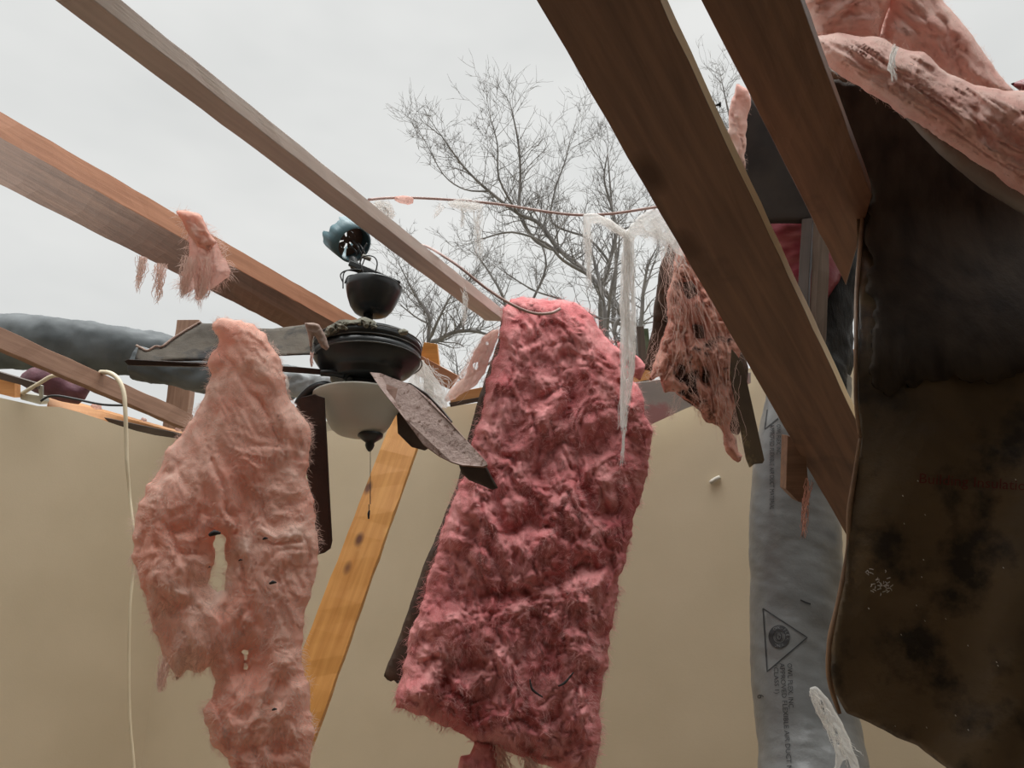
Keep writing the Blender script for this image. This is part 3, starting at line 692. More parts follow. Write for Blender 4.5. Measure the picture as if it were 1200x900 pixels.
batt = empty('rolled_batt', P(1100, 130, 1.7), 'thick folded pink insulation batt lying over the top of the brown panel at upper right', 'insulation')
F_ = M['fibreL']
pad('lower_layer', [(955, 44), (985, 39), (1030, 44), (1062, 58), (1085, 60), (1110, 86), (1145, 99), (1180, 107), (1205, 106), (1330, 140), (1330, 330), (1200, 232), (1150, 198), (1100, 163), (1050, 130), (1010, 104), (975, 84), (962, 70)],
    lambda x, y: 1.72 - .0006 * (x - 960), M['pinkR'], batt, sp=2.1, bulge=.11, R=42, amp=.022, freq=1 / 26, ang=33, ratio=3.5, jag=4, jstep=4, back=.10, seed=11, octv=3, lateral=3, gain=.5, warp=.7, fine=(.015, 1 / 6.5, 6), fibres=(5000, .009, .0003, F_, .1, .05))
pad('upper_layer', [(930, -60), (1045, -60), (1046, 0), (1034, 30), (1031, 47), (990, 46), (958, 47), (945, 20)], lambda x, y: 1.82, M['pinkR'], batt, sp=3, bulge=.09, R=30, amp=.034, freq=1 / 26, ang=-15, ratio=2.2, jag=3, back=.04, seed=12, fine=(.02, 1 / 10, 3.5), fibres=(1600, .009, .0003, F_, .1, .08))
pad('upper_layer', [(1026, 52), (1040, 10), (1046, -60), (1080, -60), (1104, 0), (1122, 20), (1150, 58), (1170, 86), (1188, 106), (1180, 116), (1140, 108), (1106, 94), (1080, 70), (1050, 62)],
    lambda x, y: 1.86, M['pinkR'], batt, sp=3, bulge=.10, R=34, amp=.045, freq=1 / 36, ang=58, ratio=2.5, jag=3, back=.05, seed=14, octv=4, fine=(.02, 1 / 10, 3.5), fibres=(1600, .009, .0003, F_, .1, .08))
pad('paper_facing', [(1040, 112), (1100, 152), (1160, 192), (1205, 222), (1330, 312), (1330, 345), (1200, 252), (1150, 222), (1100, 180), (1060, 138)], lambda x, y: 1.68 - .0006 * (x - 1000), M['greykraft'], batt, sp=4, bulge=.02, R=14, amp=.006, freq=1 / 40, jag=1.2, back=.01, seed=15, billow=False)
wisps('torn_strand', [(1050, 52, 3), (1046, 66, 3), (1044, 80, 4), (1048, 96, 2)], 1.53, 40, .0008, M['fibreW'], batt, wob=2, cover=(.3, .8))
tag(pad('magenta_film', [(1184, 98), (1200, 92), (1230, 80), (1240, 112), (1200, 110)], lambda x, y: 1.78, M['magenta'], sp=4, bulge=.03, R=10, amp=.01, jag=1, seed=3), 'bright magenta wrapper scrap at the right frame edge behind the batt', 'wrapper')

tag(pad('sheathing_piece', [(868, 100), (905, 140), (958, 236), (962, 262), (880, 262), (871, 190)], lambda x, y: 2.55 + (y - 100) * .0006, M['sheath'], sp=5, bulge=.005, R=5, amp=.004, jag=1, back=.01, seed=6, billow=False),
    'black roof sheathing piece between the two dark rafters', 'board')
tag(pad('insulation_strip', [(864, 96), (874, 104), (878, 116), (875, 150), (873, 200), (864, 182), (852, 160), (854, 140), (858, 118)], lambda x, y: 2.5, M['pinkR'], sp=2, bulge=.02, R=8, amp=.02, freq=1 / 10, ang=75, ratio=2.5, jag=5, jstep=3, seed=7, fibres=(150, .015, .0003, F_, .6, .4)),
    'salmon insulation strip on the edge of the black sheathing between the rafters', 'insulation')
tag(pad('wrapped_insulation', [(882, 236), (905, 231), (935, 224), (966, 228), (984, 262), (992, 300), (984, 330), (968, 352), (940, 372), (915, 350), (895, 290)], lambda x, y: 2.85 - .0004 * (y - 230), M['magenta'], sp=3, bulge=.14, R=40, amp=.025, freq=1 / 45, ang=-20, ratio=2.5, jag=1, back=.02, seed=8, lateral=1),
    'dark magenta wrapped insulation bundle behind the rafters', 'insulation')
tag(board_between('roof_stud', P(952, 255, 2.62), P(944, 410, 2.5), (-1, .6, 0), .035, .03, M['woodK']), 'dark edge stud standing before the magenta bundle', 'stud')
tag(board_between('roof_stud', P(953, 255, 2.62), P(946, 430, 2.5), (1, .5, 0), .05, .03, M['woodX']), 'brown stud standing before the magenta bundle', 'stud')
tag(plate('lumber_stub', [(923, 510), (944, 520), (949, 592), (936, 588), (921, 573)], 2.2, .05, M['woodD']), 'short dark stub hanging beside the printed duct below the wide rafter', 'lumber')
tag(wisps('insulation_tatter', [(948, 560, 4), (944, 590, 4), (942, 610, 3), (941, 632, 1)], 2.15, 30, .0010, M['pinkG'], wob=3, cover=(.3, .9)), 'small brown-pink tatter hanging below the dark stub', 'insulation scrap')
tag(plate('lumber_stub', [(950, 570), (975, 556), (992, 640), (984, 655), (960, 640)], 2.4, .04, M['woodK']), 'black board end in the shadow below the wide rafter tip', 'lumber') if False else None
# nail in the rafter's pale edge
nl = empty('bent_nail', P(836, 124, 1.42), 'bent nail sticking out of the pale edge of the widest rafter', 'nail')
tube('nail_shank', [P(833, 125, 1.44), P(838, 123.5, 1.42), P(843, 122.5, 1.40)], .0022, M['blk'], nl, n=8, sm=1)
tube('nail_head', [P(843, 122.5, 1.40), P(844.5, 122.3, 1.399)], .0052, M['blk'], nl, n=12, sm=1)

# ------------------------------------------------------------------ torn dark board with salmon shreds
tb = empty('torn_board', P(820, 400, 2.6), 'dark broken board hung with shredded salmon insulation behind the wide rafter', 'board')
pad('board_face', [(786, 278), (800, 286), (850, 360), (878, 430), (866, 510), (852, 505), (842, 497), (828, 490), (816, 479), (802, 470), (793, 462), (790, 450), (768, 436), (755, 433), (764, 380), (774, 312)], lambda x, y: 2.66, M['kraft'], tb, sp=3, bulge=.01, R=5, amp=.012, jag=2, jstep=6, back=.015, seed=2)
pad('shredded_insulation', [(790, 290), (800, 292), (815, 310), (835, 340), (858, 370), (868, 410), (866, 460), (858, 500), (872, 535), (866, 542), (848, 520), (846, 505), (835, 496), (822, 486), (800, 468), (790, 458), (778, 462), (775, 440), (760, 446), (764, 424), (776, 408), (784, 372), (782, 340)],
    lambda x, y: 2.62, M['pinkG'], tb, sp=2.2, bulge=.05, R=16, amp=.06, freq=1 / 17, ang=75, ratio=1.8, jag=7, jstep=3, back=.01, seed=21, octv=5, lateral=5, gain=.6,
    holes=([(800, 330), (812, 326), (818, 345), (806, 352)], [(812, 378), (825, 380), (826, 398), (815, 396)], [(826, 430), (832, 436), (830, 452), (823, 446)], [(796, 425), (803, 430), (800, 445), (793, 440)]), fibres=(1500, .022, .0004, M['fibreL'], .5, .3))
for i, (pth, n_) in enumerate((([(786, 262, 5), (784, 300, 8), (790, 340, 12), (798, 380, 14), (790, 420, 12), (780, 460, 8)], 80),
                               ([(792, 270, 5), (806, 320, 12), (822, 360, 16), (840, 420, 14), (848, 480, 9), (852, 520, 6)], 80),
                               ([(776, 380, 6), (770, 430, 9), (764, 450, 6)], 45), ([(860, 410, 5), (862, 460, 6), (866, 510, 6), (873, 546, 3)], 55),
                               ([(800, 400, 8), (810, 440, 8), (822, 470, 7), (820, 500, 2)], 45), ([(792, 440, 5), (790, 480, 5), (786, 494, 3)], 35))):
    wisps('hanging_strand', pth, 2.53, int(n_ * .55), .0005, M['fibreL'], tb, wob=7, cover=(.2, .7), seed=40 + i, dspread=.03)
tag(plate('steel_strip', [(858, 409), (871, 426), (896, 539), (894, 543), (884, 544), (879, 548), (875, 538), (856, 440)], 2.5, .012, mat('rusted_strip', (0.05, 0.035, 0.022), (0.10, 0.075, 0.045), rough=.6, scale=9, c3=(0.22, 0.17, 0.09), s3=12, t3=.62)),
    'dark rusted strip hanging left of the printed duct', 'strip')

# ------------------------------------------------------------------ the big pink batt
def dbatt(x, y): return TY(y, 2.62)
bb = empty('insulation_batt', P(640, 600, 2.7), 'big deep pink insulation batt with dark kraft backing hanging in the centre', 'insulation')
pad('fiberglass', [(590, 364), (599, 351), (612, 346), (628, 347), (645, 353), (660, 352), (678, 358), (694, 370), (704, 384), (716, 400), (727, 414), (741, 442), (756, 472), (762, 500), (763, 530), (758, 550), (752, 575), (747, 590), (744, 612), (732, 655), (725, 690), (716, 735), (711, 780), (705, 824), (699, 870), (696, 897), (690, 915), (668, 904), (640, 897), (612, 888), (582, 878), (557, 869), (530, 857), (500, 843), (465, 829), (463, 815), (472, 770), (493, 706), (520, 622), (542, 560), (560, 505), (572, 452), (583, 405)],
    dbatt, M['pink'], bb, sp=1.9, bulge=.13, R=46, amp=.075, freq=1 / 52, ang=82, ratio=1.4, jag=7, jstep=3, back=.02, seed=31, octv=3, lateral=8, gain=.5, warp=.6, fine=(.034, 1 / 13, 1.7),
    fibres=(24000, .026, .0005, M['fibreP'], .6, .06))
pad('kraft_backing', [(588, 372), (583, 400), (570, 440), (551, 500), (535, 571), (512, 625), (493, 672), (468, 745), (449, 792), (456, 800), (462, 797), (466, 802), (470, 795), (540, 800), (640, 850), (680, 800), (700, 600), (700, 420), (620, 365)],
    lambda x, y: TY(y, 2.66), M['kraft'], bb, sp=4, bulge=.004, R=6, amp=.012, freq=1 / 30, ang=80, ratio=3, jag=1.5, back=.006, seed=33, billow=False)
for i, (x0, y0, x1, y1, x2, y2) in enumerate(((621, 796, 624, 808, 636, 817), (672, 788, 662, 800, 654, 804))):
    tube('dark_shred', [P(x0, y0, dbatt(x0, y0) - .2), P(x1, y1, dbatt(x1, y1) - .2), P(x2, y2, dbatt(x2, y2) - .2)], [.002, .004, .002], M['grit'], bb, n=6)
tag(pad('insulation_scrap', [(556, 868), (578, 872), (590, 880), (584, 915), (534, 915), (540, 886), (550, 884)], lambda x, y: 2.35, M['pink'], sp=2.5, bulge=.05, R=14, amp=.03, freq=1 / 18, jag=4, seed=35, fibres=(150, .02, .0005, M['fibreP'], .6, .6)),
    'pink scrap hanging below the lower edge of the big batt', 'insulation scrap')
tag(wisps('insulation_tatter', [(582, 872, 4), (588, 890, 8), (594, 915, 10)], 2.3, 50, .0011, M['pinkS'], wob=4), 'thin pale tatter next to the scrap under the big batt', 'insulation scrap')
tag(wisps('insulation_tatter', [(616, 886, 6), (620, 900, 9), (622, 915, 8)], 2.3, 50, .0011, M['pinkS'], wob=4, seed=3), 'thin pale tatter below the middle of the big batt', 'insulation scrap')
tag(pad('insulation_scrap', [(722, 398), (736, 408), (750, 420), (758, 430), (750, 446), (740, 440), (728, 424)], lambda x, y: 3.15, M['pink'], sp=2, bulge=.03, R=8, amp=.02, freq=1 / 12, jag=2, seed=36),
    'small pink scrap on the wall top right of the big batt', 'insulation scrap')

# ------------------------------------------------------------------ pale batt draped over the fan blade
FY = 2.2
def dleft(x, y): return TY(y, 1.99)
lb = empty('draped_batt', P(290, 600, 2.1), 'pale salmon insulation with a torn hole draped over the left fan blade', 'insulation')
pad('fiberglass', [(250, 381), (262, 376), (283, 377), (300, 380), (311, 388), (318, 400), (327, 418), (332, 436), (341, 466), (352, 484), (361, 505), (361, 530), (361, 555), (368, 585), (370, 612), (373, 643), (368, 668), (364, 692), (352, 741), (354, 762), (357, 790), (363, 820), (369, 851), (366, 880), (362, 925), (290, 925), (275, 900), (262, 882), (246, 866), (240, 851), (239, 834), (249, 821), (252, 800), (248, 778), (232, 786), (219, 780), (206, 800), (192, 776), (178, 735), (168, 705), (161, 680), (158, 660), (158, 640), (160, 615), (166, 590), (178, 562), (192, 539), (208, 512), (222, 491), (236, 466), (247, 442), (243, 425), (248, 412), (256, 400)],
    dleft, M['pinkL'], lb, sp=2.2, bulge=.06, R=40, amp=.040, freq=1 / 62, ang=75, ratio=1.7, fine=(.009, 1 / 12, 2.4), jag=9, jstep=3, back=.012, seed=52, octv=6, lateral=8, gain=.56, warp=1.3,
    holes=([(250, 640), (256, 622), (264, 630), (269, 660), (264, 692), (252, 696), (246, 684), (246, 660)], [(282, 764), (290, 762), (290, 784), (283, 786)]),
    fibres=(24000, .020, .00034, M['fibreL'], .5, .07))
for (x, y, s) in ((252, 627, 5), (311, 632, 2.2), (320, 684, 3), (282, 657, 1.6), (322, 832, 2), (246, 665, 1.2)):
    c_ = P(x, y, dleft(x, y) - .165)
    tube('black_grit', [c_ + Vector((-.0026 * s, 0, 0)), c_ + Vector((0, -.004, .001 * s)), c_ + Vector((.0026 * s, 0, .0008 * s))], [.0008 * s, .0014 * s, .0004 * s], M['grit'], lb, n=6, sm=2)
wisps('hanging_strand', [(196, 770, 10), (190, 790, 6), (188, 812, 2)], dleft(0, 790), 50, .0009, M['fibreL'], lb, wob=3)

# ------------------------------------------------------------------ ceiling fan
fan = empty('ceiling_fan', PY(431, 384, FY), 'black ceiling fan with frosted bowl light and broken blades hanging from wires', 'ceiling fan')
def prof(rows, cx=None):
    """rows of (half width in px, y px) on the fan's axis"""
    base = PY(rows[0][2] if len(rows[0]) > 2 else 431, rows[0][1], FY)
    return base, [(h * TY(y, FY) / FPX, PY(431, y, FY).z - base.z) for h, y in [(r[0], r[1]) for r in rows]]
b0, pr = prof([(12, 392), (30, 394), (48, 397), (56, 400), (60, 404), (62.5, 408), (62.5, 411), (59, 413), (59, 416), (62, 418), (62, 423), (60, 426), (58, 429), (53, 434), (46, 438), (41, 441), (41, 447), (38, 449), (22, 450)])
b0.x = PY(432, 400, FY).x
lathe('motor_housing', b0, pr, M['fan'], fan, 64)
for y, h in ((405, 62.0), (414, 60.6), (424, 62.0)):
    c = PY(432, y, FY); rr = h * TY(y, FY) / FPX
    V, F = [], []; tube_geo(V, F, [c + Vector((rr * math.cos(a), rr * math.sin(a), 0)) for a in np.linspace(0, 2 * math.pi, 65)], .0024, 6, False)
    mesh('trim_ring', V, F, M['fanhi'], fan, True)
b1 = PY(427, 446, FY); z = lambda y: PY(431, y, FY).z - b1.z; s_ = lambda h, y: h * TY(y, FY) / FPX
lathe('switch_housing', b1, [(s_(23, 446), z(446)), (s_(23, 455), z(455)), (s_(21, 460), z(466)), (s_(30, 462), z(468)), (s_(20, 464), z(470))], M['fan'], fan, 40)
b2 = PY(423, 466, FY); z2 = lambda y: PY(423, y, FY).z - b2.z
rows_ = [(52, 465), (55.8, 466), (55.6, 468), (51.5, 472), (46.5, 477), (42.5, 483), (39, 490), (36, 497), (32, 503), (26, 507.5), (16, 510.5), (3, 512)]
lathe('glass_bowl', b2, [(s_(h, y), z2(y)) for h, y in rows_], M['glass'], fan, 64)
b3 = PY(435, 508, FY); z3 = lambda y: PY(435, y, FY).z - b3.z
lathe('bowl_finial', b3 + Vector((0, -.01, 0)), [(s_(15, 508), z3(510)), (s_(14.5, 509), z3(513)), (s_(9, 513), z3(517)), (s_(5, 517), z3(520)), (s_(5.5, 519), z3(523)), (s_(4, 525), z3(527)), (s_(1.5, 528), z3(530))], M['fan'], fan, 24)
V, F = [], []; yy = 528
while yy < 606:
    c = PY(434 - (1.5 if yy > 590 else 0), yy, FY - .01); tube_geo(V, F, [c + Vector((0, 0, .0022)), c, c - Vector((0, 0, .0022))], [.0008, .0022 if yy > 570 else .0015, .0008], 6); yy += 2.0
pc = mesh('pull_chain', V, F, M['blk'], fan, True)
tube('chain_pull', [PY(433, 598, FY - .01), PY(432, 602, FY - .01), PY(432, 608, FY - .01)], [.002, .004, .002], M['blk'], pc, n=8); bpy.data.objects['chain_pull'].location = (0, 0, 0)
# down rod and canopy
tube('down_rod', [PY(431, 396, FY), PY(431, 362, FY)], .0155, M['fan'], fan, n=20, sm=1)
b4 = PY(434, 368, FY); z4 = lambda y: PY(434, y, FY).z - b4.z
lathe('canopy', b4, [(s_(12, 368), z4(369)), (s_(20, 366), z4(366)), (s_(25, 360), z4(360)), (s_(29, 350), z4(351)), (s_(31.5, 342), z4(343)), (s_(33, 336), z4(336)), (s_(31, 333), z4(334)), (s_(24, 333), z4(336))], M['fan'], fan, 48, tilt=(.06, 'Y'))
board_between('mounting_bracket', PY(408, 312, FY - .03), PY(467, 337, FY), (.4, 0, 1), .018, .012, M['fan'], parent=fan)
tube('bracket_stem', [PY(425, 318, FY), PY(420, 330, FY), PY(414, 338, FY)], .008, M['fan'], fan)
for i, pts in enumerate(([(402, 338), (403, 324), (412, 320), (424, 320)], [(404, 336), (408, 328), (418, 326), (430, 328)], [(402, 335), (399, 326), (406, 321), (416, 322), (424, 326)],
                         [(428, 325), (422, 306), (428, 300), (438, 301), (442, 308), (440, 318), (436, 321)], [(424, 312), (428, 300), (426, 292), (430, 285)], [(421, 310), (424, 300), (420, 290)], [(410, 334), (420, 330), (432, 334), (440, 338)])):
    tube('fan_wire', [PY(x, y - (4 if y < 337 and i in (0, 1, 2, 6) else 0), FY - .05 + .02 * (i % 3)) for x, y in pts], .0022, M['blk'], fan, n=6)
# drywall dust and ceiling scraps on the housing are their own things
tag(pad('drywall_debris', [(376, 396), (384, 384), (398, 375), (412, 374), (426, 371), (438, 377), (446, 384), (440, 388), (415, 388), (395, 391), (382, 399)], lambda x, y: 2.25, M['boardtop'], sp=2, bulge=.02, R=8, amp=.03, freq=1 / 7, jag=4, jstep=3, back=.03, seed=41, smooth=False),
    'grey-green drywall rubble heaped on the fan motor', 'debris')
tag(pad('drywall_debris', [(464, 386), (474, 385), (480, 388), (477, 393), (469, 394)], lambda x, y: 2.2, M['boardtop'], sp=1.6, bulge=.012, R=4, amp=.006, freq=1 / 5, jag=1.4, jstep=2, back=.01, seed=43),
    'small pale crumbs on the right rim of the fan motor', 'debris')
# dusty blade
bl = plate('blade', [(433, 436, 2.16), (446, 437, 2.16), (460, 443, 2.15), (483, 451, 2.1), (505, 469, 2.04), (527, 493, 1.97), (548, 517, 1.92), (570, 541, 1.87), (571, 545, 1.865), (566, 547, 1.865), (541, 545, 1.88), (528, 541, 1.9), (514, 534, 1.93), (496, 521, 1.97), (474, 491, 2.03), (446, 455, 2.1)], 0, .007, M['dust'], fan, m2=M['rust'])
bl['label'] = 'dusty pinkish fan blade drooping to the right'
b_ = pad('blade_veneer', [(537, 543), (570, 546), (575, 556), (584, 572), (576, 574), (563, 568), (550, 563), (541, 555)], lambda x, y: 1.90 + (y - 545) * .0006, M['blade'], fan, sp=2, bulge=.004, R=3, amp=.001, jag=0, back=.004, seed=3, billow=False)
plate('blade', [(462, 447, 2.36), (480, 449, 2.34), (500, 461, 2.3), (516, 478, 2.26), (529, 494, 2.24), (515, 517, 2.26), (497, 528, 2.3), (482, 524, 2.33), (466, 508, 2.38)], 0, .007, M['blade'], fan)['label'] = 'dark blade behind the dusty one'
plate('blade', [(145, 423, 2.2), (150, 421, 2.2), (250, 425, 2.24), (350, 430, 2.27), (402, 435, 2.3), (402, 441, 2.3), (350, 437, 2.27), (250, 430, 2.24), (150, 428, 2.2)], 0, .10, M['blade'], fan)['label'] = 'dark edge-on fan blade pointing left'
plate('blade', [(346, 478, 2.2), (352, 466, 2.2), (368, 462, 2.2), (380, 466, 2.2), (383, 520, 2.18), (386, 580, 2.16), (389, 634, 2.15), (387, 643, 2.15), (380, 648, 2.15), (369, 651, 2.15), (366, 630, 2.15), (360, 560, 2.17), (350, 510, 2.19)], 0, .007, M['blade'], fan)['label'] = 'broken fan blade hanging straight down'
def arm(pts, rw, t): return tube('blade_arm', [P(x, y, t) for x, y in pts], rw, M['fan'], fan, n=10)
arm([(412, 442), (405, 450), (396, 455), (380, 452), (366, 456), (354, 466), (348, 474)], [.009, .010, .012, .014, .014, .013, .010], 2.28)
arm([(398, 452), (388, 462), (374, 466), (362, 470)], [.012, .016, .016, .01], 2.27)
arm([(440, 444), (450, 448), (462, 452)], [.012, .014, .01], 2.25)
arm([(404, 440), (390, 437), (376, 437)], [.012, .012, .01], 2.28)

jb = empty('junction_box', PY(410, 282, FY), 'broken round blue electrical box above the fan canopy', 'electrical box')
def camdir(r_, u_, f_): return (Vector((1, 0, 0)) * r_ + Vector((0, -SP, CP)) * u_ + Vector((0, CP, SP)) * f_).normalized()
ax = camdir(-.62, .48, .62); c1 = PY(415, 287, FY); e1 = ax.orthogonal().normalized(); e2 = ax.cross(e1)
V, F = [], []; n = 48; R0, R1, LL = .062, .056, .085
for i, (rr, ll) in enumerate(((R1, .0), (R0, .0), (R0, LL), (R1, LL), (R1, .004))):
    for k in range(n):
        a = 2 * math.pi * k / n; q = ll
        if i in (2, 3): q = LL * (1 + .16 * math.copysign(1, math.sin(3 * a)) + .05 * math.sin(11 * a))
        V.append(c1 + ax * q + (e1 * math.cos(a) + e2 * math.sin(a)) * rr)
for i in range(4):
    for k in range(n): F.append((i * n + k, i * n + (k + 1) % n, (i + 1) * n + (k + 1) % n, (i + 1) * n + k))
mesh('box_shell', V, F, M['bluebox'], jb, True)
V, F = [], []
for k in range(n):   # back plate with knock-out gaps
    a = 2 * math.pi * k / n; a2 = 2 * math.pi * (k + 1) / n
    for (ra, rb) in ((.0, .012), (.012, .030), (.030, .058)):
        if ra == .012 and k in (3, 4, 9, 10, 11, 12, 20, 21, 30, 31, 32): continue
        if ra == .030 and k in (10, 11, 31): continue
        o_ = len(V)
        for (aa, rr) in ((a, ra + .0005), (a2, ra + .0005), (a2, rb), (a, rb)): V.append(c1 + ax * .045 + (e1 * math.cos(aa) + e2 * math.sin(aa)) * rr)
        V += [v + ax * .003 for v in V[-4:]]
        F += [(o_, o_ + 1, o_ + 2, o_ + 3), (o_ + 7, o_ + 6, o_ + 5, o_ + 4), (o_, o_ + 4, o_ + 5, o_ + 1), (o_ + 2, o_ + 6, o_ + 7, o_ + 3), (o_ + 1, o_ + 5, o_ + 6, o_ + 2), (o_ + 3, o_ + 7, o_ + 4, o_)]
mesh('back_plate', V, F, M['kraft'], jb)
tube('clamp', [PY(413, 302, FY - .01), PY(416, 312, FY - .01), PY(424, 316, FY)], [.012, .016, .012], M['fan'], jb)
tube('box_tab', [PY(425, 300, FY - .03), PY(434, 304, FY - .03)], [.008, .007], M['steel'], jb, n=8, sm=1)
for (x, y, x2, y2) in ((420, 285, 424, 300), (414, 282, 420, 298), (410, 288, 418, 300)): tube('box_wire', [PY(x, y, FY), PY((x + x2) / 2 + 3, (y + y2) / 2, FY - .02), PY(x2, y2, FY - .01)], .003, M['blk'], jb, n=6)

# broken ceiling board lying on the left blade
cbn = tag(pad('ceiling_board_piece', [(158, 421), (163, 405), (170, 411), (180, 407), (186, 408), (200, 398), (218, 388), (235, 378), (262, 380), (290, 384), (320, 385), (345, 382), (366, 379), (374, 382), (372, 415), (340, 417), (300, 418), (262, 422), (210, 424), (165, 426)],
    lambda x, y: 2.25 + (425 - y) * .0035, M['board'], sp=2.5, bulge=.006, R=5, amp=.02, freq=1 / 30, ang=10, ratio=2, jag=1.3, jstep=3, back=.012, seed=61, lateral=0, billow=False),
    'broken grey ceiling board resting on the left fan blade', 'drywall')
tube('torn_paper_edge', [P(x, y - 1, 2.245 + (425 - y) * .0035) for x, y in [(160, 406), (166, 409), (173, 412), (182, 407), (190, 407), (202, 398), (218, 388), (235, 378)]], .0038, M['rag'], cbn, n=6)
tag(plate('black_debris', [(372, 388), (392, 378), (408, 378), (408, 384), (384, 398), (378, 430), (370, 425)], 2.16, .02, M['sheath']), 'black curled scrap against the left of the fan motor', 'debris') if False else None
tag(pad('beige_rag', [(357, 379), (366, 378), (374, 380), (382, 394), (386, 407), (383, 411), (376, 407), (373, 400), (368, 392), (366, 402), (364, 418), (362, 400), (360, 390)], lambda x, y: 2.12, M['rag'], sp=1.6, bulge=.012, R=5, amp=.01, freq=1 / 10, jag=1, jstep=2, seed=62, back=.006),
    'small beige rag of insulation draped left of the fan motor', 'insulation scrap')
tag(wisps('insulation_tatter', [(365, 412, 2), (365, 422, 1.5), (366, 430, 1)], 2.12, 12, .0012, M['pinkS'], wob=1), 'tiny tatter dangling under the beige rag', 'insulation scrap')
tag(pad('fibre_scrap', [(326, 438), (336, 440), (340, 452), (334, 462), (326, 456)], lambda x, y: 2.25, M['fibreW'], sp=1.6, bulge=.02, R=5, amp=.02, freq=1 / 7, jag=2, jstep=2, seed=63), 'white fibre clump behind the draped batt', 'insulation scrap')

# white cobweb like fibre between fan and big batt
wf = empty('torn_fibre_veil', P(505, 450, 2.6), 'white torn fibre veil hanging right of the fan motor', 'insulation scrap')
wisps('fibre_strand', [(490, 418, 6), (497, 436, 14), (508, 455, 18), (516, 468, 12), (524, 480, 5)], 2.62, 90, .0007, M['fibreW'], wf, wob=5, cover=(.2, .6), dspread=.03)
pad('fibre_sheet', [(488, 420), (496, 422), (502, 432), (514, 446), (522, 460), (524, 478), (512, 474), (500, 466), (488, 458), (476, 452), (484, 436)], lambda x, y: 2.66, M['gauze'], wf, sp=1.6, bulge=.02, R=8, amp=.03, freq=1 / 10, ang=60, ratio=2.5, jag=3, jstep=3, seed=71, holes=([(492, 440), (497, 441), (499, 449), (494, 448)],))
pv = empty('pink_fibre_veil', P(555, 430, 2.75), 'pale pink fibre strip stretched from the joist end towards the fan', 'insulation scrap')
pad('fibre_sheet', [(584, 386), (576, 388), (566, 398), (558, 412), (550, 430), (540, 444), (524, 462), (522, 470), (534, 466), (548, 458), (560, 450), (570, 432), (576, 414), (582, 400)], lambda x, y: 2.8, M['pinkS'], pv, sp=1.6, bulge=.02, R=8, amp=.03, freq=1 / 12, ang=-50, ratio=2.5, jag=5, jstep=2.5, seed=72, holes=([(554, 428), (560, 424), (560, 432), (555, 438)], [(568, 402), (572, 400), (572, 408)]))
wisps('fibre_strand', [(586, 384, 4), (570, 400, 8), (556, 425, 11), (542, 448, 10), (522, 470, 5)], 2.78, 50, .0006, M['fibreL'], pv, wob=4, cover=(.3, .9))

# ------------------------------------------------------------------ wires with tatters
wr = tag(tube('ceiling_wire', [P(x, y, t) for x, y, t in ((432, 234, 2.3), (455, 232, 2.4), (490, 232, 2.5), (540, 235, 2.55), (590, 240, 2.55), (640, 248, 2.5), (680, 252, 2.45), (720, 250, 2.4), (760, 244, 2.3), (800, 238, 2.2), (850, 236, 2.1))], .0042, M['wire'], n=8),
    'copper-coloured wire sagging across the sky from the pale joist to the wide rafter', 'wire')
tag(tube('ceiling_wire', [P(x, y, t) for x, y, t in ((480, 284, 2.8), (500, 289, 2.65), (518, 299, 2.5), (540, 314, 2.4), (570, 338, 2.38), (600, 357, 2.36), (625, 367, 2.36), (645, 367, 2.38), (656, 362, 2.42))], .0045, M['wire'], n=8),
    'bent wire running down beside the pale joist onto the pink batt', 'wire')
tag(pad('insulation_scrap', [(462, 230), (472, 229), (484, 232), (484, 238), (478, 240), (468, 238), (462, 235)], lambda x, y: 2.42, M['pinkS'], sp=1.6, bulge=.02, R=4, amp=.01, freq=1 / 6, jag=1.4, jstep=2, seed=80), 'small pink tuft wrapped on the left of the sagging wire', 'insulation scrap')
tag(wisps('white_fibre_tuft', [(436, 238, 3), (444, 240, 6), (452, 244, 7), (458, 252, 5), (460, 258, 2)], 2.38, 60, .0009, M['fibreW'], wob=4, cover=(.3, .9), seed=6), 'loose curl of white fibre where the wire leaves the pale joist', 'insulation scrap')
for i, (pth, n_, lab) in enumerate((([(520, 238, 3), (514, 246, 3), (508, 258, 1)], 16, 'left-most short fibre wisp on the sagging wire'),
                                    ([(524, 238, 2), (545, 240, 5), (568, 243, 4)], 70, 'flat smear of white fibre along the sagging wire'),
                                    ([(560, 240, 6), (559, 262, 4), (561, 288, 3), (560, 308, 2)], 26, 'thin white wisp hanging from the sagging wire before the tree'),
                                    ([(541, 240, 3), (542, 256, 2), (541, 268, 1)], 14, 'faint short wisp beside the long one on the sagging wire'),
                                    ([(688, 254, 6), (688, 275, 5), (690, 300, 3), (690, 345, 2)], 46, 'thin white wisp hanging left of the long white rope of fibre'),
                                    ([(543, 336, 2), (545, 352, 3), (544, 370, 2), (543, 384, 1)], 26, 'short white wisp hanging from the pale joist near its end'))):
    tag(wisps('fibre_wisp', pth, 2.42 if i < 5 else 2.5, n_, .0007, M['fibreW'], wob=3, cover=(.3, .9), seed=90 + i), lab, 'insulation scrap')
rp = empty('fibre_rope', P(730, 400, 2.3), 'long white rope of torn fibre hanging from the sagging wire beside the rafter', 'insulation scrap')
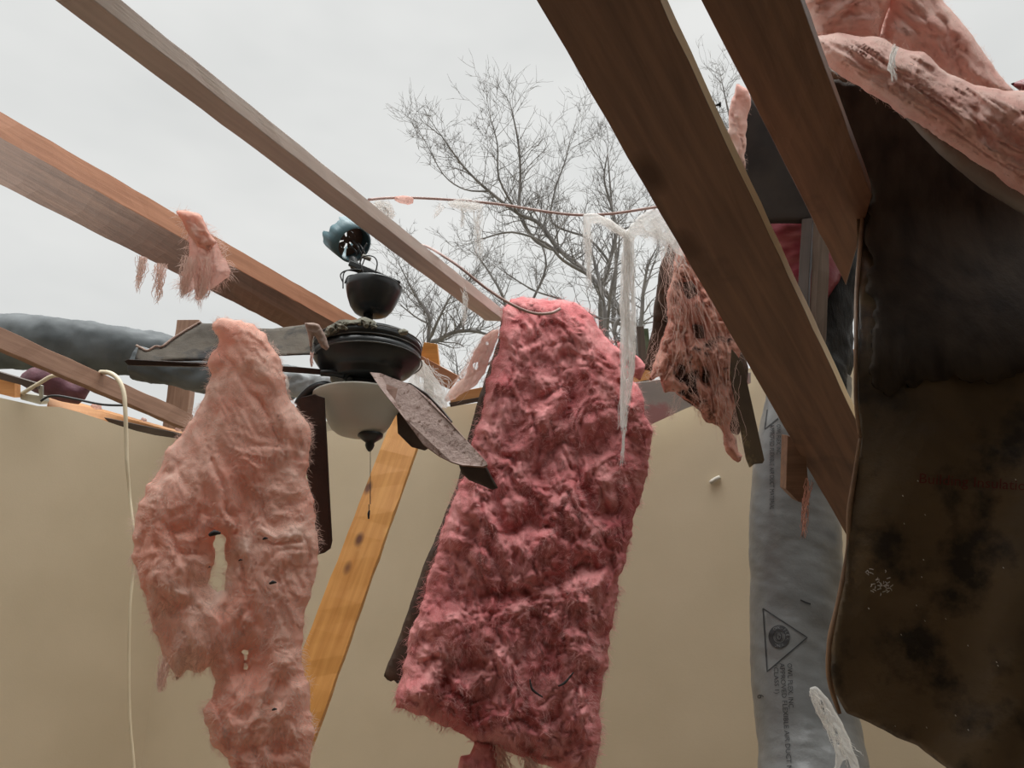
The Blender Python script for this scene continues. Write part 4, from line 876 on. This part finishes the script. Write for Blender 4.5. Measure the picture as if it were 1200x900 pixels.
pad('gauze_strip', [(684, 250), (700, 250), (716, 258), (732, 270), (738, 268), (744, 280), (743, 320), (745, 360), (744, 400), (743, 430), (739, 460), (734, 480), (731, 505), (727, 500), (726, 470), (728, 430), (727, 390), (727, 340), (729, 300), (731, 280), (716, 270), (704, 260), (692, 262), (690, 280), (685, 270)],
    lambda x, y: 2.28, M['gauze'], rp, sp=1.5, bulge=.012, R=5, amp=.02, freq=1 / 6, ang=88, ratio=8, jag=3, jstep=2.5, seed=84, back=.004, lateral=1, holes=([(734, 420), (737, 424), (735, 445), (732, 438)], [(738, 340), (740, 345), (739, 372), (737, 360)]))
pad('gauze_strip', [(742, 400), (745, 402), (744, 430), (740, 458), (736, 480), (733, 500), (730, 504), (736, 470), (740, 440)], lambda x, y: 2.27, M['gauze'], rp, sp=1.2, bulge=.006, R=3, amp=.008, freq=1 / 6, ang=95, ratio=6, jag=1.5, jstep=2.5, seed=85, back=.003, lateral=1)
wisps('fibre_strand', [(690, 254, 4), (706, 258, 5), (722, 268, 4), (734, 276, 4), (736, 300, 6), (735, 350, 7), (736, 400, 7), (734, 440, 6), (730, 480, 4), (728, 505, 3)], 2.27, 90, .0007, M['fibreW'], rp, wob=4, cover=(.15, .6), dspread=.015)
wisps('fibre_strand', [(733, 470, 2), (731, 500, 2), (730, 520, 1.5), (728, 548, .6)], 2.26, 14, .0008, M['fibreW'], rp, wob=2, cover=(.4, .9), seed=3)
pad('gauze_sheet', [(732, 276), (738, 264), (748, 252), (762, 246), (782, 248), (800, 262), (800, 300), (790, 296), (780, 284), (768, 280), (756, 274), (746, 276), (740, 286)], lambda x, y: 2.28, M['gauze'], rp, sp=2, bulge=.012, R=8, amp=.03, freq=1 / 9, ang=20, ratio=2, jag=5, jstep=3, seed=83, back=.003, holes=([(754, 260), (762, 257), (766, 268), (758, 270)], [(774, 266), (780, 264), (782, 272), (776, 274)]))
wisps('fibre_strand', [(735, 270, 6), (755, 262, 12), (775, 268, 16), (790, 290, 14), (796, 320, 10)], 2.25, 110, .0005, M['fibreW'], rp, wob=9, cover=(.2, .7), seed=7, dspread=.03)
V, F = [], []
for (x, y) in ((728, 548), (805, 515), (700, 505)):
    c_ = P(x, y, 2.26); tube_geo(V, F, [c_ + Vector((0, 0, .004)), c_, c_ - Vector((0, 0, .004))], [.0008, .0028, .0008], 8)
# clump over the doubled joist
cl = empty('insulation_clump', P(235, 290, 2.2), 'pink insulation clump draped over the doubled joist at left', 'insulation scrap')
pad('fiberglass', [(205, 248), (220, 247), (234, 252), (240, 262), (248, 276), (256, 282), (262, 300), (270, 318), (268, 325), (258, 332), (248, 338), (238, 344), (232, 352), (228, 336), (222, 340), (216, 345), (212, 330), (218, 310), (220, 285), (216, 265)],
    lambda x, y: 2.14, M['pinkS'], cl, sp=1.8, bulge=.04, R=14, amp=.035, freq=1 / 16, ang=78, ratio=2.5, jag=4, jstep=2.5, seed=91, back=.01, octv=5, fibres=(700, .03, .0005, M['fibreL'], 1.0, .5))
pad('fiberglass', [(206, 247), (222, 248), (236, 253), (246, 272), (254, 284), (246, 296), (232, 290), (222, 278), (214, 262)], lambda x, y: 2.10, M['pinkL'], cl, sp=2, bulge=.02, R=10, amp=.02, freq=1 / 14, ang=50, ratio=2, jag=3, jstep=2.5, seed=92, back=.01)
wisps('hanging_strand', [(222, 300, 10), (218, 325, 7), (214, 350, 2)], 2.08, 60, .0008, M['fibreL'], cl, wob=3)
wisps('hanging_strand', [(240, 300, 14), (238, 330, 10), (236, 352, 5)], 2.08, 80, .0008, M['fibreL'], cl, wob=3, seed=2)
for i, (pth, lab) in enumerate((([(168, 300, 7), (165, 318, 6), (162, 338, 3), (159, 356, 1)], 'left tatter hanging below the doubled joist'), ([(188, 308, 8), (187, 330, 6), (184, 350, 3), (182, 366, 1)], 'right tatter hanging below the doubled joist beside the clump'))):
    tag(wisps('insulation_tatter', pth, 2.12, 46, .0009, M['fibreL'], wob=4, cover=(.25, .8), hang=True, seed=60 + i), lab, 'insulation scrap')

# ------------------------------------------------------------------ left wall top: box, cloth, cables
bx = empty('junction_box', P(35, 465, 4.0), 'small grey steel electrical box on the left wall top', 'electrical box')
plate('box_body', [(23, 460), (48, 464), (50, 470), (47, 474), (24, 468)], 4.0, .06, M['steel'], bx)
plate('box_bracket', [(44, 450), (50, 452), (50, 466), (46, 466)], 4.0, .01, M['steel'], bx)
tag(pad('maroon_cloth', [(20, 448), (26, 438), (36, 431), (52, 429), (70, 432), (86, 444), (110, 450), (100, 468), (92, 474), (70, 470), (40, 460)], lambda x, y: 4.35, M['maroon'], sp=3, bulge=.1, R=18, amp=.02, freq=1 / 20, jag=1, seed=95, back=.05), 'maroon crumpled cloth heap on the left wall under the brace', 'cloth')
tag(tube('electric_cable', [P(x, y, t) for x, y, t in ((118, 436, 3.65), (128, 437, 3.6), (138, 444, 3.56), (145, 460, 3.53), (147, 485, 3.5), (148, 520, 3.48), (149, 545, 3.46), (152, 580, 3.45), (156, 615, 3.4), (158, 640, 3.38), (155, 680, 3.35), (152, 720, 3.3), (151, 780, 3.25), (152, 840, 3.2), (157, 900, 3.15), (160, 960, 3.1))], [.011, .011, .011, .010, .009, .009, .008, .006, .006, .006, .006, .006, .006, .006, .006, .006], M['cream'], n=8),
    'cream cable hanging down the left wall from the brown brace', 'cable')
tag(tube('electric_cable', [P(x, y, 3.9) for x, y in ((26, 461), (36, 455), (48, 448), (60, 441), (70, 440))], .010, M['cream'], n=8), 'short cream cable running up out of the grey steel box', 'cable')
tag(tube('electric_cable', [P(x, y, 3.9) for x, y in ((48, 470), (56, 465), (68, 464), (90, 468), (120, 474), (146, 475))], .006, M['blk'], n=6), 'black cable lying along the left wall plate', 'cable')
for i, (x, y, r_, lab) in enumerate(((92, 467, 5, 'pink scrap beside the maroon cloth'), (112, 476, 7, 'pink scrap lying right of the maroon cloth on the plate'), (168, 492, 4, 'tiny pink scrap midway along the left wall plate'), (208, 503, 4, 'pink scrap at the far end of the left wall plate'))):
    tag(pad('insulation_scrap', [(x - r_, y), (x - r_ * .3, y - r_ * .7), (x + r_, y - r_ * .3), (x + r_ * 1.1, y + r_ * .6), (x, y + r_ * .6)], lambda x, y: 4.4, M['pinkS'], sp=1.5, bulge=.03, R=4, amp=.01, freq=1 / 5, jag=1, jstep=2, seed=100 + i), lab, 'insulation scrap')

# ------------------------------------------------------------------ bare trees beyond the wall
def tree(label, limbs, T, seed, dens=1.0, tw=1.0, reach=1.0):
    rnd = random.Random(seed); V, F = [], []; TV, TF = [], []
    def twig(p, d, L, r, lev):
        n = 4 if lev < 2 else 3; pts = [p]; dd = d.copy()
        for k in range(n):
            dd = (dd + Vector((rnd.gauss(0, .16), rnd.gauss(0, .16), rnd.gauss(0, .12) + .05))).normalized(); pts.append(pts[-1] + dd * L / n)
        tube_geo(TV, TF, pts, [r * (1 - .6 * k / n) for k in range(n + 1)], 3, False)
        if lev >= 3: return
        m_ = int((3.4 if lev == 0 else 2.8) * dens + rnd.random())
        for q in range(m_):
            k = rnd.randrange(1, n + 1); b = pts[k]; side = Vector((rnd.gauss(0, 1), rnd.gauss(0, 1), rnd.gauss(0, .6))).normalized()
            nd = (dd * .75 + side * .75 + Vector((0, 0, .18))).normalized()
            twig(b, nd, L * rnd.uniform(.45, .75), max(r * .5, .0026 * tw), lev + 1)
    for li, limb in enumerate(limbs):
        pts = [P(x, y, T + dt) for x, y, _, dt in limb]; rr = [r * T / FPX for _, _, r, _ in limb]
        sp_ = smooth_path(pts, 4); ri = np.interp(np.linspace(0, len(pts) - 1, len(sp_)), range(len(pts)), rr)
        tube_geo(V, F, sp_, list(ri), 7)
        N = len(sp_)
        for i in range(2, N):
            frac = i / N
            for q in range(2 if frac > .25 else 1):
                if rnd.random() > .62 * dens + .2 * frac: continue
                d = (sp_[i] - sp_[i - 1]).normalized(); side = Vector((rnd.gauss(0, 1), rnd.gauss(0, .8), rnd.gauss(0, .5))).normalized()
                nd = (d * .6 + side * .8 + Vector((0, 0, .2))).normalized()
                twig(sp_[i], nd, rnd.uniform(.25, .6) * reach, max(min(ri[i] * .42, .014), .004 * tw), 1 if rnd.random() < .6 else 0)
        twig(sp_[-1], (sp_[-1] - sp_[-2]).normalized(), .4 * reach, ri[-1] * .8, 0)
    base = P(limbs[0][0][0], limbs[0][0][1], T); base.z = -.25
    tube_geo(V, F, [base, P(limbs[0][0][0], limbs[0][0][1], T + limbs[0][0][3])], [limbs[0][0][2] * T / FPX * 1.5, limbs[0][0][2] * T / FPX], 8)
    e = empty('bare_tree', base, label, 'tree', 'bare trees beyond the back wall')
    mesh('trunk', V, F, M['bark'], e, True); tw_ = mesh('twigs', TV, TF, M['bark'], e); tw_['kind'] = 'stuff'
tree('tallest bare winter tree, forking behind the sagging wire',
     [[(758, 440, 5, 0), (745, 402, 4.2, 0), (724, 362, 3.6, 0), (690, 322, 3.4, .1), (655, 292, 3, .2), (632, 262, 2.6, .2), (607, 250, 2.2, .1), (573, 224, 1.7, 0), (543, 195, 1.2, -.1), (518, 160, .7, -.2)],
      [(660, 296, 2.4, .19), (630, 284, 2.2, .25), (614, 262, 2.0, .3), (608, 245, 1.9, .3), (610, 205, 1.7, .4), (607, 165, 1.2, .4), (598, 122, .6, .4)],
      [(690, 322, 2.2, .1), (660, 305, 1.8, -.2), (640, 285, 1.5, -.3), (600, 272, 1.2, -.4), (565, 280, .8, -.5)],
      [(735, 382, 2.2, 0), (700, 372, 1.6, 0), (660, 352, 1.3, .3), (625, 340, 1, .3), (590, 318, .7, .3)],
      [(573, 224, 1.4, 0), (545, 222, 1, .3), (520, 205, .7, .4), (498, 165, .5, .4)],
      [(607, 250, 1.5, .1), (585, 210, 1.1, -.2), (583, 170, .8, -.2), (575, 140, .5, -.3)]], 10, 5)
tree('bare tree right of the tallest, rising behind the wire',
     [[(700, 460, 4, 0), (705, 400, 3.2, 0), (704, 350, 2.8, 0), (716, 300, 2.4, 0), (722, 270, 2, 0), (716, 240, 1.6, .1), (708, 210, 1.1, .1), (712, 180, .6, .1)],
      [(716, 310, 1.6, 0), (690, 280, 1.4, -.2), (648, 262, 1.2, -.2), (650, 225, 1, -.2), (662, 190, .7, -.2), (668, 165, .5, -.2)],
      [(722, 270, 1.3, 0), (746, 262, 1, .3), (760, 240, .6, .3)]], 11, 9)
tree('slim bare tree just left of the white fibre rope',
     [[(712, 460, 4, 0), (711, 400, 3.2, 0), (708, 360, 2.6, 0), (700, 320, 2, .2), (690, 285, 1.2, .2), (684, 262, .7, .2)],
      [(711, 390, 2, 0), (716, 340, 1.8, -.2), (724, 300, 1.2, -.2), (726, 272, .7, -.2)]], 8, 14, .8, .8, .7)
tree('bare tree with a broken snag right of the white fibre rope',
     [[(750, 460, 5, 0), (748, 410, 4, 0), (752, 370, 2.6, 0), (754, 340, 2, 0), (760, 310, 1.2, 0), (770, 290, .6, 0)],
      [(752, 350, 1.8, 0), (762, 320, 1.2, .2), (768, 304, .8, .2)], [(745, 380, 2.2, 0), (726, 374, 2.4, 0), (720, 388, 2.6, 0), (724, 400, 2.4, 0)]], 7.5, 21, .6, .8, .5)
tree('bushy bare tree between the fan and the pale joist end',
     [[(505, 470, 3.5, 0), (502, 400, 2.4, 0), (503, 370, 2, 0), (489, 350, 1.5, .1), (478, 330, 1, .1), (468, 310, .5, .1)],
      [(500, 470, 4, .3), (502, 408, 3, .3), (515, 398, 2.8, .3), (532, 389, 2.6, .3), (556, 388, 2, .3), (580, 395, 1.2, .3)],
      [(502, 400, 1.8, 0), (516, 370, 1.4, -.2), (530, 345, 1, -.2), (548, 330, .6, -.2)],
      [(532, 389, 1.6, .3), (545, 370, 1.1, .3), (550, 345, .7, .3)], [(504, 380, 1.4, 0), (488, 372, 1, .2), (470, 358, .6, .2)]], 9, 33, 1.0, .9, .8)
tree('bare tree behind the pink batt top, low spreading boughs',
     [[(590, 480, 4, 0), (600, 400, 2.6, 0), (590, 350, 2, 0), (575, 322, 1.4, .2), (560, 300, .7, .2)],
      [(600, 400, 2, 0), (625, 350, 1.6, 0), (640, 310, 1.2, 0), (630, 275, .7, 0)],
      [(600, 410, 2, 0), (566, 430, 1.6, 0), (540, 445, 1.2, 0), (535, 425, .7, 0)]], 12, 41, 1.0, 1, .9)
tree('slender far bare tree between the two forked ones',
     [[(775, 460, 3.4, 0), (722, 400, 2.6, 0), (722, 300, 1.9, .1), (716, 230, 1.2, .1), (712, 180, .6, .1)]], 13, 57, .9, 1.1, .9)
tree('far bare treetop seen in the gap between the two dark rafters',
     [[(880, 300, 3, 0), (868, 200, 2.2, 0), (858, 150, 1.4, 0), (850, 115, .8, 0), (846, 95, .4, 0)], [(868, 190, 1.4, 0), (850, 160, 1, 0), (840, 130, .5, 0)]], 12, 44, 1.0, 1, .8)
tag(pad('shrub', [(756, 372), (762, 384), (766, 400), (762, 424), (754, 430), (750, 410), (750, 385)], lambda x, y: 7.0, M['leaf'], sp=2.5, bulge=.15, R=8, amp=.15, freq=1 / 8, jag=4, jstep=2, seed=120, back=.1), 'dark green evergreen sprig behind the wall right of the white rope', 'shrub') if False else None
def plank(p0, w_, thk, m, lab):
    b_2 = Vector((p0.x + .12, p0.y + .5, -.25)); tag(board_between('leaning_plank', p0, b_2, (1, 0, 0), w_, thk, m), lab, 'lumber')
plank(P(745, 384, 4.2), .04, .03, M['woodK'], 'dark plank leaning outside the wall behind the torn board')
plank(P(753, 386, 4.4), .03, .02, M['leaf'], 'greenish plank leaning outside the wall, right of the dark one')
